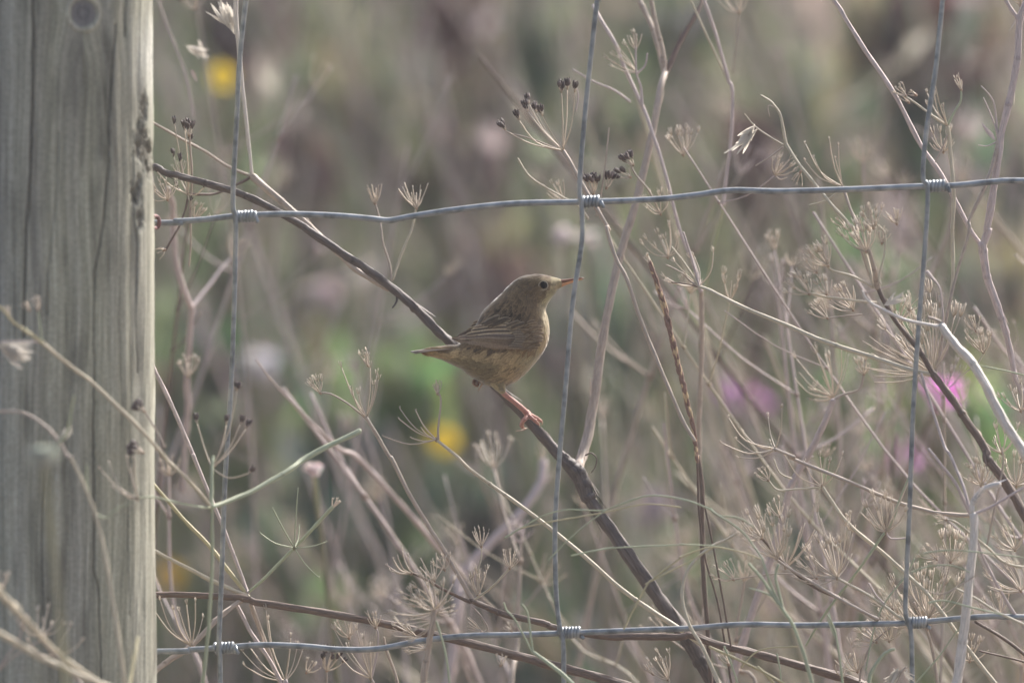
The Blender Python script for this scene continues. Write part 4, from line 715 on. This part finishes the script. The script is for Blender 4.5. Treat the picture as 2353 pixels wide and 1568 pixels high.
# wings
def wy(ax, ay):                        # near flank surface
    o_ = bp(ax, ay, -.05); hit = bvh.ray_cast(o_, (bp(ax, ay, 0) - o_).normalized())
    lim = -float(np.interp(ax, [480, 560, 620, 700, 800, 950, 1100, 1200, 1260], [-20, 70, 130, 190, 232, 250, 236, 200, 150])) * U * float(np.interp(ay, [450, 560, 690, 780], [.55, .8, 1, .93]))
    return min(hit[0].y - BY if hit[0] else 0, lim)
def blade(mb, pts, W, layer, c, cedge, ctip=None, mirror=1):
    q = [Vector((x, y, 0)) for x, y in pts]; q = crom(q, 5); n_ = len(q); vv = []; cc = []; ff = []
    for i in range(n_):
        t = i / (n_ - 1); tg = (q[min(n_ - 1, i + 1)] - q[max(0, i - 1)]).normalized(); nn_ = Vector((-tg.y, tg.x, 0)); wd = W * .5 * (min(1, (t + .1) * 3.2) * (1 if t < .7 else math.sqrt(max(.02, 1 - ((t - .7) / .3) ** 2))))
        for j, s_ in enumerate((-1, -.72, -.15, 0, .15, .72, 1)):
            a = q[i] + nn_ * wd * s_; yy = wy(a.x, a.y) - (layer * .00016 + .0004) + abs(s_) * .0002 - (.00006 if j == 3 else 0)
            v = bp(a.x, a.y, yy)
            if mirror < 0: v.y = 2 * BY - v.y
            vv.append(v); cc.append(cedge if abs(s_) == 1 else (mixc(c, cedge, .55) if abs(s_) > .5 else (mulc(c, .72) if j == 3 else c)))
    for i in range(n_ - 1):
        for k in range(6): ff.append((i * 7 + k, i * 7 + k + 1, i * 7 + k + 8, i * 7 + k + 7))
    mb.add(vv, ff, [(0, 0)] * len(vv), cc)
def wing(sgn):
    mb = MB(); g = random.Random(5); PD = (.075, .055, .045); PE = (.27, .20, .145)
    for k in range(7):                 # long flight feathers, lowest first
        t = k / 6; blade(mb, [(1120, 745 - 22 * t), (950, 746 - 26 * t), (800, 735 - 30 * t), (690, 716 - 30 * t), (600 - 55 * t, 712 - 26 * t - 8), (560 - 75 * t, 708 - 36 * t)], 30, k, mulc(PD, g.uniform(.85, 1.12)), PE)
    for k in range(5):
        t = k / 4; blade(mb, [(1090, 712 - 50 * t), (900, 706 - 46 * t), (740, 690 - 40 * t), (610 - 10 * t, 672 - 30 * t)], 30, 7 + k, mulc(PD, g.uniform(.8, 1.1)), mixc(PE, BUF, .25))
    TE = (.56, .45, .31)
    blade(mb, [(1060, 655), (900, 652), (760, 645), (620, 655), (530, 668)], 44, 13, (.12, .092, .08), (.27, .22, .17))
    blade(mb, [(1050, 615), (920, 610), (780, 615), (670, 630), (600, 642)], 42, 14, (.07, .052, .042), TE)
    blade(mb, [(1010, 580), (900, 578), (790, 584), (700, 596), (640, 605)], 36, 15, (.07, .052, .042), TE)
    blade(mb, [(980, 552), (880, 552), (780, 562), (700, 574), (655, 580)], 26, 16, (.12, .09, .07), TE)
    for k in range(9):                 # greater coverts
        t = k / 8; x0, y0 = 1120 + 60 * math.sin(t * 3.1), 590 + 160 * t; blade(mb, [(x0, y0), (x0 - 95, y0 - 4 - 6 * t), (x0 - 190 + 10 * t, y0 - 2 - 12 * t)], 30, 17 + k * .25, mixc((.16, .125, .09), PD, t * .6), (.27, .215, .145))
    for row, (xo, yo, n_, ln) in enumerate([(1150, 580, 9, 110), (1180, 560, 9, 90), (1195, 545, 8, 70), (1170, 525, 6, 70)]):
        for k in range(n_):
            t = k / (n_ - 1); x0 = xo + 42 * math.sin(t * 3.1) + g.uniform(-10, 10); y0 = yo + (745 - yo) * t + g.uniform(-6, 6)
            blade(mb, [(x0, y0), (x0 - ln * .5, y0 + g.uniform(-3, 8)), (x0 - ln, y0 + g.uniform(-4, 24))], 28, 20 + row, mulc((.135, .092, .055), g.uniform(.6, 1.2)), mulc((.27, .20, .125), g.uniform(.8, 1.1)))
    for k in range(16):                # scapulars over the top of the wing
        x0 = g.uniform(830, 1090); y0 = 500 + (x0 - 830) * .08 + g.uniform(-20, 30); blade(mb, [(x0, y0), (x0 - 55, y0 + 18), (x0 - 115, y0 + 44)], 34, 22, mulc((.085, .062, .042), g.uniform(.7, 1.3)), (.29, .22, .14))
    if sgn < 0:
        mb.v = [(x, 2 * BY - y, z) for x, y, z in mb.v]
    mb.build('wing', M_PLUM, bird)
wing(1); wing(-1)
# tail
mb = MB(); g = random.Random(3)
for k in range(7):
    t = (k - 3) / 3; vv = []; cc = []; ff = []; n_ = 12
    for i in range(n_ + 1):
        s_ = i / n_; x = 600 - (600 - 150) * s_; y = 742 + 46 * s_ + 8 * math.sin(s_ * 3.1) * -1 + abs(t) * 10; wd = (38 + 64 * s_) * (1 if s_ < .8 else math.sqrt(max(.01, 1 - ((s_ - .8) / .2) ** 2))); yc = t * (40 + 95 * s_) * (1 - .35 * s_)
        if i > n_ - 1: x += abs(t) * 40
        for e in (-1, 0, 1):
            yy = (yc + e * wd * .8); vv.append(bp(x, y - 10 * (1 - abs(e)) * .4 - k * 1.2 + (-yy) * -.08, -yy * U)); cc.append(mulc((.10, .076, .06) if e == 0 else (.17, .13, .10), g.uniform(.93, 1.05)))
    for i in range(n_):
        for e in (0, 1): ff.append((i * 3 + e, i * 3 + e + 1, i * 3 + e + 4, i * 3 + e + 3))
    mb.add(vv, ff, [(0, 0)] * len(vv), cc)
o_ = mb.build('tail', M_PLUM, bird); sm = o_.modifiers.new('s', 'SOLIDIFY'); sm.thickness = .0003
# bill
def loft(mb, secs, c, n_=14):
    vv = []; ff = []
    for (x, y, hz, hy) in secs:
        for k in range(n_): a = 2 * math.pi * k / n_; vv.append(bp(x, y - hz * math.cos(a), -hy * U * math.sin(a)))
    for i in range(len(secs) - 1):
        for k in range(n_): ff.append((i * n_ + k, i * n_ + (k + 1) % n_, (i + 1) * n_ + (k + 1) % n_, (i + 1) * n_ + k))
    ff.append(tuple(range(n_))[::-1]); ff.append(tuple(range((len(secs) - 1) * n_, len(secs) * n_))); mb.add(vv, ff, [(0, 0)] * len(vv), c)
M_HORN = vc_mat('horn', .38, .1, .45, 900, .15)
mb = MB(); loft(mb, [(1340, 207, 20, 34), (1375, 204, 16, 26), (1410, 199, 12, 20), (1450, 192, 9.5, 15), (1500, 184, 8, 11), (1540, 178, 6.5, 8), (1566, 179, 3, 4)], (.20, .095, .06)); mb.build('upper_bill', M_HORN, bird)
mb = MB(); loft(mb, [(1335, 245, 22, 30), (1370, 238, 19, 25), (1410, 224, 14, 19), (1450, 211, 11, 14), (1500, 198, 8, 10), (1535, 190, 6, 7), (1555, 187, 3, 3)], (.58, .27, .13)); mb.build('lower_bill', M_HORN, bird)
# eyes
me_, n, l, b = newmat('eye', .12, .07); b.inputs['Base Color'].default_value = (.006, .005, .005, 1)
for s_ in (-1, 1):
    h = bvh.ray_cast(bp(1232, 235, -.05), (bp(1232, 235, 0) - bp(1232, 235, -.05)).normalized())[0]; off = (h.y - BY)
    mb = MB(); c0 = bp(1232, 235, off + 22 * U); c0.y = c0.y if s_ < 0 else 2 * BY - c0.y; vv = []; ff = []; rr = 36 * U
    for i in range(13):
        for k in range(20):
            a, b2 = math.pi * i / 12, 2 * math.pi * k / 20; vv.append(c0 + Vector((math.sin(a) * math.cos(b2), math.cos(a), math.sin(a) * math.sin(b2))) * rr)
    for i in range(12):
        for k in range(20): ff.append((i * 20 + k, i * 20 + (k + 1) % 20, (i + 1) * 20 + (k + 1) % 20, (i + 1) * 20 + k))
    mb.add(vv, ff); eo = mb.build('eye', me_, bird)
    mb = MB(); q = [Vector((c0.x + math.cos(a) * 37.5 * U, h.y - 3 * U if s_ < 0 else 2 * BY - h.y + 3 * U, c0.z + math.sin(a) * 35.5 * U)) for a in [2 * math.pi * k / 24 for k in range(25)]]
    tube(mb, q, 3.2 * U, 6, (.33, .28, .20), .1); mb.build('eye_ring', M_PLUM, eo)
# legs: joints in the bird's plan, near leg on the stem, far leg tucked up
M_LEG = vc_mat('leg skin', .45, .12, .4, 1500, .25)
def limb(mb, pts, rad, c, sides=10, sub=5):
    q = crom([bp(x, y, o_) for x, y, o_ in pts], sub); rr = []
    for i in range(len(q)):
        t = i / (len(q) - 1) * (len(rad) - 1); j = min(int(t), len(rad) - 2); rr.append((rad[j] + (rad[j + 1] - rad[j]) * (t - j)) * U)
    tube(mb, q, rr, sides, c, .08)
mb = MB(); limb(mb, [(840, 960, -.004), (870, 1040, -.004), (892, 1088, -.0035), (905, 1112, -.003)], [95, 62, 34, 20], (.30, .25, .15), 16, 4)
for _ in range(120):
    t = br.random(); a = bp(850 + 50 * t + br.uniform(-45, 45) * (1 - .6 * t), 975 + 120 * t, -.004 - br.uniform(.0, .004)); feather(mb, a, Vector((br.uniform(-.4, .4), -1, 0)).normalized(), (bp(900, 1110, -.003) - a).normalized(), .003, .0014, mulc((.30, .25, .15), br.uniform(.8, 1.15)), .1, .05)
leg = mb.build('thigh', M_PLUM, bird)
LG = (.38, .185, .15)
SH = .012
mb = MB(); limb(mb, [(888, 1085, -.003), (915, 1122, -.0025), (985, 1180, -.001), (1050, 1232, .001), (1098, 1280, .003)], [25, 24, 20, 22, 27], LG); 
limb(mb, [(1092, 1272, .003), (1108, 1290, .004), (1118, 1305, .005)], [28, 32, 26], LG); mb.build('leg', M_LEG, bird)
def toe(pts, rad, claw):
    mb = MB(); limb(mb, pts, rad, LG, 8, 4)
    for x, y, o_ in pts[1:-1]: blob(mb, bp(x, y, o_), bp(*pts[-1][:2]) - bp(*pts[0][:2]), rad[0] * 1.08 * U, rad[0] * 1.7 * U, mulc(LG, .9), 5)
    o_ = mb.build('toe', M_LEG, bird); mb = MB(); limb(mb, claw, [rad[-1] * .7, rad[-1] * .45, 2.5], (.42, .30, .22), 6, 4); mb.build('claw', M_HORN, o_)
toe([(1108, 1288, .002), (1140, 1300, .004), (1180, 1322, .006), (1214, 1344, .008)], [19, 17, 15, 13], [(1212, 1343, .008), (1224, 1358, .0085), (1218, 1378, .010)])
toe([(1112, 1295, .002), (1130, 1312, -.0005), (1165, 1340, .000), (1192, 1368, .003)], [18, 16, 14, 12], [(1190, 1366, .003), (1202, 1378, .005), (1200, 1394, .008)])
toe([(1105, 1300, .002), (1085, 1330, -.001), (1060, 1362, .0015), (1066, 1392, .005)], [18, 15, 13, 12], [(1064, 1390, .005), (1078, 1404, .007), (1100, 1400, .010)])
toe([(1100, 1305, .004), (1068, 1335, .010), (1052, 1378, .014), (1076, 1408, .014)], [17, 15, 14, 13], [(1076, 1408, .014), (1050, 1420, .012), (1006, 1424, .010)])
mb = MB(); limb(mb, [(760, 990, .008), (715, 1010, .008), (690, 1022, .007)], [44, 26, 17], (.20, .13, .085), 12); limb(mb, [(690, 1030, .007), (668, 1012, .006), (662, 1035, .005), (680, 1056, .004)], [15, 13, 12, 9], (.22, .12, .08)); limb(mb, [(690, 1025, .006), (700, 1045, .003), (690, 1060, .002)], [13, 11, 8], (.22, .12, .08)); limb(mb, [(735, 1035, .003), (722, 1060, .002), (700, 1098, .002)], [10, 7, 3], (.45, .30, .2)); mb.build('tucked_foot', M_LEG, bird)

# ------------------------------------------------------------------ the meadow behind: flowers and herbs, one by one
def flower(x, y, d, W, c, cc, label, group, style='daisy', h=None, name='flower'):
    d = min(d, 1.4) if d > 0 else d; c0 = P(x, y, d); zt = c0.z; root = empty(name, (c0.x + .02, c0.y + .02, 0), label, 'flower', group); g = random.Random(int(x * 7 + y))
    mb = MB(); tube(mb, crom([Vector((c0.x + .03, c0.y + .02, 0)), Vector((c0.x + .02, c0.y + .015, zt * .5)), c0 + Vector((0, .004, -.002))], 6), .0012, 6, (.26, .25, .17)); mb.build('stem', M_VEG, root)
    s_ = W * mpp(d); mb = MB()
    if style == 'daisy':
        for k in range(16):
            a = 2 * math.pi * k / 16 + g.uniform(-.1, .1); dv = Vector((math.cos(a), -.35, math.sin(a))); leaf(mb, c0, dv, Vector((0, -1, .1)), s_ * .5 * g.uniform(.85, 1.1), s_ * .2, .1, c)
    else:
        for k in range(60):
            a = g.uniform(0, 6.28); e = g.uniform(-.5, 1); dv = Vector((math.cos(a), math.sin(a) * .9, e)); leaf(mb, c0 + Vector((g.uniform(-.25, .25), g.uniform(-.2, .2), g.uniform(-.2, .2))) * s_, dv, Vector((g.uniform(-.5, .5), -1, g.uniform(-.3, .3))), s_ * .42, s_ * .26, g.uniform(-.3, .4), tuple(q * g.uniform(.85, 1.05) for q in c))
    mb.build('petals', M_PETAL, root)
    mb = MB(); blob(mb, c0 + Vector((0, -.0005, 0)), Vector((0, -1, .2)), s_ * .14, s_ * .16, cc); mb.build('flower_centre', M_PETAL, root)
YE = (.80, .62, .08); PI_ = (.92, .40, .82); PU = (.60, .32, .58); WH = (.66, .63, .66)
flower(511, 176, 1.2, 66, YE, (.5, .3, .03), 'blurred yellow flower touching the left upright wire near the top', 'blurred yellow flowers')
flower(1020, 1010, 1.25, 74, YE, (.5, .3, .03), 'blurred yellow flower behind the curled umbel rays below the bird', 'blurred yellow flowers')
flower(388, 1320, 2.4, 70, (.60, .40, .06), (.4, .25, .03), 'dull yellow flower low beside the right edge of the post', 'blurred yellow flowers')
flower(2390 - 12, 1545, 2.2, 90, (.60, .36, .10), (.4, .25, .03), 'dull orange flower in the bottom right corner', 'blurred yellow flowers')
flower(1690, 910, 1.25, 78, PU, PU, 'soft purple flower, left one of the blurred pair right of the seed spike', 'blurred mallow flowers', 'puff')
flower(1740, 926, 1.25, 66, PU, PU, 'soft purple flower, right one of the blurred pair right of the seed spike', 'blurred mallow flowers', 'puff')
flower(2160, 905, .75, 84, PI_, PI_, 'bright pink flower behind the thick dark stem right of the right upright wire', 'blurred mallow flowers', 'puff')
flower(2082, 1052, 1.1, 76, PU, PU, 'purple flower straddling the right upright wire below the bright pink one', 'blurred mallow flowers', 'puff')
flower(1770, 1385, 1.8, 44, (.42, .27, .46), PU, 'faint purple flower low in the lower right tangle above the wire', 'blurred mallow flowers', 'puff')
flower(1500, 1165, 1.2, 90, (.42, .33, .42), PU, 'faint dusty pink flower right of the thick dark stem', 'blurred mallow flowers', 'puff')
flower(592, 838, 1.3, 84, WH, WH, 'big blurred whitish flower head right of the left upright wire', 'blurred whitish flowers', 'puff')
flower(738, 678, 1.4, 76, (.50, .42, .43), WH, 'pale pinkish flower head above the tail, left of the bird', 'blurred whitish flowers', 'puff')
flower(1300, 540, .8, 46, (.72, .68, .66), WH, 'whitish flower, left one of the small pair under the middle upper knot', 'blurred whitish flowers', 'puff')
flower(1350, 546, .8, 40, (.72, .68, .66), WH, 'whitish flower, right one of the small pair under the middle upper knot', 'blurred whitish flowers', 'puff')
flower(720, 1078, .3, 40, (.72, .62, .62), WH, 'small pinkish white flower between the pale green stem and the yellow flower', 'blurred whitish flowers', 'puff')
flower(100, 1050, -.45, 66, (.40, .42, .38), WH, 'ghostly greenish white flower head in front of the post', 'blurred whitish flowers', 'puff')
def herb(x, y, d, W, H, c, label, group, n_=34, L=.06, name='leafy_herb'):
    """a leafy herb: stems from the ground, leaves gathered around a place of the plan"""
    d = 1.3 + (d - 1.9) * .5; c0 = P(x, y, d); g = random.Random(int(x * 3 + y * 11)); root = empty(name, (c0.x, c0.y, 0), label, 'herb', group); wx, hz = W * mpp(d) / 2, H * mpp(d) / 2
    mb = MB()
    for k in range(6):
        t = Vector((c0.x + g.uniform(-.7, .7) * wx, c0.y + g.uniform(-1, 1) * wx, c0.z + g.uniform(-.5, .8) * hz)); tube(mb, crom([Vector((c0.x + g.uniform(-.03, .03), c0.y + g.uniform(-.03, .03), 0)), Vector((c0.x + (t.x - c0.x) * .6, t.y, t.z * .5)), t], 4), .0016, 5, mulc(c, .9))
    mb.build('stem', M_VEG, root); mb = MB()
    for k in range(n_):
        a = g.uniform(0, 6.28); rr = abs(g.gauss(0, .8)); p_ = Vector((c0.x + math.cos(a) * rr * wx, c0.y + g.uniform(-1, 1) * wx, c0.z + math.sin(a) * rr * hz)); v = Vector((g.uniform(-.6, .6), g.uniform(-.6, .5), g.uniform(.1, 1)))
        leaf(mb, p_ - v.normalized() * L * .5, v, Vector((g.uniform(-.6, .6), -1, g.uniform(-.2, .9))), L * g.uniform(.6, 1.3), L * .27 * g.uniform(.6, 1.2), g.uniform(0, .5), tuple(q * g.uniform(.75, 1.2) for q in c), 5)
    mb.build('leaves', M_VEG, root)
HG = 'blurred leafy herbs in the meadow'; HB = 'blurred dark seed heads in the meadow'
BG_, MG, DG, OG, RB, DB = (.20, .27, .12), (.25, .28, .18), (.16, .19, .135), (.34, .32, .22), (.18, .10, .09), (.12, .085, .08)
for a in [(1990, 965, 2.0, 150, 110, BG_, 'bright green leafy patch left of the pink flower'), (2150, 1010, 1.9, 130, 120, BG_, 'bright green leafy patch just under the pink flower'), (1710, 1120, 2.6, 90, 150, DG, 'deep green leaf clump below the soft purple pair'),
          (950, 900, 2.4, 110, 90, BG_, 'green leafy patch below the tail of the bird'), (490, 850, 2.6, 60, 80, DG, 'dark green clump touching the left upright wire beside the whitish flower'), (620, 1150, 2.5, 150, 170, MG, 'mid green herb low left of the pink fork'),
          (760, 1090, 2.3, 90, 90, DG, 'dark green clump behind the small pinkish white flower'), (1110, 1190, 2.5, 120, 140, DG, 'dark green clump below the yellow flower in the middle'), (700, 930, 2.6, 160, 90, OG, 'olive herb left of the curled umbel'),
          (870, 310, 3.4, 60, 200, MG, 'green vertical leaf patch high left of the bird'), (1240, 120, 3.4, 60, 130, DG, 'dark green patch at the top middle, left of the middle upright wire'), (1560, 60, 3.0, 80, 130, MG, 'soft green patch at the top between the stems right of the middle wire'),
          (2020, 90, 3.4, 120, 120, OG, 'olive green patch at the top right'), (1860, 300, 3.0, 150, 220, MG, 'big soft green patch above the upper wire at the right'), (1900, 1240, 2.4, 170, 150, MG, 'green herb behind the umbels in the lower right'),
          (1330, 790, 2.8, 90, 170, DG, 'dark green patch right of the breast of the bird'), (1490, 760, 2.6, 110, 200, MG, 'soft green patch between the wire and the seed spike'), (660, 1330, 2.2, 170, 150, MG, 'green herb right above the low dark stem'),
          (2260, 660, 2.6, 150, 200, OG, 'olive green patch at the right edge'), (1960, 650, 2.4, 120, 70, BG_, 'green leaf patch among the right umbels'), (900, 1240, 2.6, 190, 180, DG, 'dark green mass below the middle pink stem'),
          (1600, 1390, 2.2, 200, 180, MG, 'green herb right of the thick dark stem near the bottom'), (1240, 1540, 2.2, 160, 140, DG, 'dark green clump at the bottom middle'), (2250, 1350, 2.2, 150, 160, MG, 'green herb behind the pale lilac stem'),
          (1080, 640, 3.2, 130, 120, OG, 'olive patch right above the back of the bird'), (2130, 250, 3.2, 90, 240, DG, 'dark green patch along the right upright wire near the top'), (400, 960, 2.6, 60, 180, OG, 'olive patch beside the right edge of the post'),
          (2290, 400, 3.0, 120, 120, DG, 'dark green patch at the right edge by the upper wire'), (760, 250, 3.4, 120, 160, OG, 'olive patch right of the left yellow flower'), (1390, 320, 3.0, 60, 160, MG, 'green patch right of the middle wire above the knot')]:
    herb(*a, HG)
for a in [(1090, 50, 3.6, 120, 150, RB, 'dark reddish brown patch at the top middle'), (1000, 20, 3.6, 90, 60, RB, 'reddish brown patch left of the dark one at the top'), (2060, 110, 3.2, 110, 190, DB, 'dark brown patch at the top right'), (2200, 30, 3.4, 120, 90, RB, 'brown patch in the top right corner'),
          (1725, 380, 2.8, 70, 140, DB, 'dark brown patch just above the upper wire right of the middle'), (700, 380, 3.0, 90, 80, DB, 'dark brown patch right of the forked stem node'), (2230, 230, 3.2, 90, 150, DB, 'dark brown patch right of the right upright wire near the top'), (1140, 660, 3.2, 160, 80, RB, 'brownish patch above the head of the bird'),
          (520, 60, 3.2, 120, 80, DB, 'dark brown patch at the top left beside the post'), (1060, 430, 3.4, 120, 120, DB, 'dark brown patch above the upper wire left of the middle')]:
    herb(*a, HB, 44, .045, 'dead_seed_head')
pal = random.Random(21)
for x0, y0, x1, y1, W, d, c in [(1110, 330, 1270, -60, 42, 2.6, 'pink'), (830, 350, 900, -60, 44, 2.9, 'tan'), (1530, 640, 1600, 60, 34, 2.4, 'pink'), (640, 520, 560, 60, 26, 2.6, 'tan'), (960, 420, 760, 40, 26, 2.8, 'pink'), (1760, 800, 1700, 150, 36, 2.5, 'pink'),
                       (1920, 620, 1790, 330, 26, 2.4, 'tan'), (1250, 560, 1090, 260, 22, 2.6, 'pink'), (700, 760, 470, 470, 30, 2.5, 'tan'), (1180, 1560, 1080, 1050, 26, 2.3, 'tan'), (1330, 1560, 1200, 900, 26, 2.4, 'tan'), (2300, 300, 2130, -60, 40, 2.8, 'pink'), (860, 1100, 640, 700, 24, 2.2, 'pink'), (1840, 1100, 1780, 640, 34, 2.3, 'tan'),
                       (1960, 1560, 1900, 1150, 22, 2.0, 'tan'), (1560, 1200, 1500, 800, 24, 2.3, 'tan'), (1000, 640, 850, 380, 22, 2.6, 'pink'), (2080, 840, 2020, 480, 26, 2.4, 'tan'), (1640, 1000, 1660, 640, 26, 2.2, 'pink')]:
    a, b_ = P(x0, y0, d), P(x1, y1, d + .15); k = a.z / max(.05, (b_.z - a.z)); base = a + (a - b_) * k; root = empty('blurred_stalk', base, 'broad out of focus pale stalk in the thicket far behind the fence', 'dead stalk', 'broad blurred stalks behind the fence')
    mb = MB(); top = b_ + (b_ - a) * .25; pts = crom([base, base.lerp(a, .6) + Vector((.01, 0, 0)), a, (a + b_) / 2 + Vector((pal.uniform(-.008, .008), 0, 0)), b_, top], 4); tube(mb, pts, [W * mpp(d) * .5 * (1 - .5 * i / len(pts)) * .75 for i in range(len(pts))], 8, (1, 1, 1), .2); mb.build('stem', MATS[c], root)
# ------------------------------------------------------------------ uncountable growth
g = random.Random(99); mb = MB()
PAL = [(.50, .42, .43), (.38, .33, .32), (.46, .44, .38), (.27, .21, .20), (.32, .36, .25), (.20, .15, .145), (.26, .31, .20), (.52, .48, .47)]
def fx(y, k=1.15): return g.uniform(-1, 1) * (.05 * (y + D) * k + .04)
for i in range(3400):
    y = 1.35 + 9.0 * g.random() ** .95; wide = g.random() < .12; x = g.uniform(-3.5, 3.5) if wide else fx(y); h = g.uniform(.35, .95) + .02 * y; lx, ly = g.gauss(-.15, .34) * h, g.gauss(0, .2) * h; c = g.choice(PAL if y < 4.5 else [(.48, .38, .38), (.34, .25, .25), (.52, .45, .44), (.26, .18, .175), (.42, .34, .29)]); k = g.uniform(.7, 1.2); c = mulc(c, k); r0 = g.uniform(.0007, .0023) * (1 if y < 3 else 1.7)
    q = crom([Vector((x, y, 0)), Vector((x + lx * .4, y + ly * .4, h * .5)), Vector((x + lx, y + ly, h))], 3); tube(mb, q, [r0 * (1 - .6 * j / len(q)) for j in range(len(q))], 4, c, 0, False)
    for _ in range(g.randint(0, 4)):
        j = g.randint(2, len(q) - 1); v = Vector((g.uniform(-.6, .6), g.uniform(-.6, .6), g.uniform(.3, 1))).normalized(); e = q[j] + v * g.uniform(.04, .14); tube(mb, [q[j], (q[j] + e) / 2 + Vector((0, 0, -.004)), e], r0 * .55, 3, c, 0, False)
        if g.random() < .5:
            for _ in range(5): v2 = (v + Vector((g.uniform(-.8, .8), g.uniform(-.8, .8), g.uniform(-.4, .8)))).normalized(); leaf(mb, e, v2, Vector((0, -1, 0)), g.uniform(.01, .03), .004, .1, c, 2)
tag(mb.build('dry_stalks', M_VEG), 'mass of blurred dead stalks filling the meadow', 'dry stalks', None, 'stuff')
mb = MB(); GP = [(.18, .27, .11), (.24, .30, .15), (.13, .21, .10), (.30, .31, .19), (.36, .33, .23), (.44, .38, .30)]
for i in range(11500):
    y = 1.9 + 8.6 * g.random() ** .85; x = g.uniform(-3.5, 3.5) if g.random() < .12 else fx(y); L = g.uniform(.14, .5) * (1.25 if g.random() < .25 else 1); lean = g.gauss(-.05, .4); v = Vector((lean, g.gauss(0, .3), 1)); k = g.uniform(.7, 1.25)
    nn_ = noise.noise(Vector((x * 2.2, y * 1.2, 4))); nn_ += (.45 if y > 4.8 else 0); ci_ = min(5, max(0, int((nn_ + .5) * 4 + g.uniform(-1, 2.2)))); leaf(mb, Vector((x, y, -.01)), v, Vector((g.uniform(-.5, .5), -1, 0)), L, g.uniform(.003, .008), g.uniform(-.4, .5), mulc(GP[ci_], k), 4, .1)
tag(mb.build('meadow_grass', M_VEG), 'uncountable grass blades covering the meadow floor', 'grass', None, 'stuff')
mb = MB()
for i in range(3600):
    y = 2.3 + 7.8 * g.random() ** .8; x = g.uniform(-3.5, 3.5) if g.random() < .12 else fx(y); z = g.uniform(.02, .5 + .03 * y) * g.random() ** .5; nn_ = noise.noise(Vector((x * 2.6, y * 1.1, z * 2.5)))
    c = (.22, .30, .14) if nn_ > (.08 if y < 4.8 else .3) else ((.42, .33, .30) if nn_ > -.08 else (.12, .08, .075)); v = Vector((g.uniform(-1, 1), g.uniform(-1, 1), g.uniform(-.3, 1))); leaf(mb, Vector((x, y, z)), v, Vector((g.uniform(-.6, .6), -1, g.uniform(-.2, .8))), g.uniform(.03, .09), g.uniform(.012, .03), g.uniform(0, .5), mulc(c, g.uniform(.75, 1.25)), 3)
tag(mb.build('undergrowth', M_VEG), 'blurred mottled leaves and litter of the undergrowth', 'undergrowth', None, 'stuff')

mh = bpy.data.materials.new('haze'); mh.use_nodes = True; n = mh.node_tree.nodes; n.remove(n['Principled BSDF']); pv = n.new('ShaderNodeVolumePrincipled'); pv.inputs['Color'].default_value = (.93, .93, .97, 1); pv.inputs['Density'].default_value = .0042; pv.inputs['Anisotropy'].default_value = .2; mh.node_tree.links.new(pv.outputs[0], n['Material Output'].inputs['Volume'])
mb = MB(); X0, X1, Y0, Y1, Z0, Z1 = -320, 320, -320, 330, -1.2, 2.6
mb.add([Vector((x, y, z)) for x in (X0, X1) for y in (Y0, Y1) for z in (Z0, Z1)], [(0, 1, 3, 2), (4, 6, 7, 5), (0, 4, 5, 1), (2, 3, 7, 6), (0, 2, 6, 4), (1, 5, 7, 3)])
tag(mb.build('haze', mh, None, False), 'thin pale haze over the meadow', 'haze', None, 'stuff')
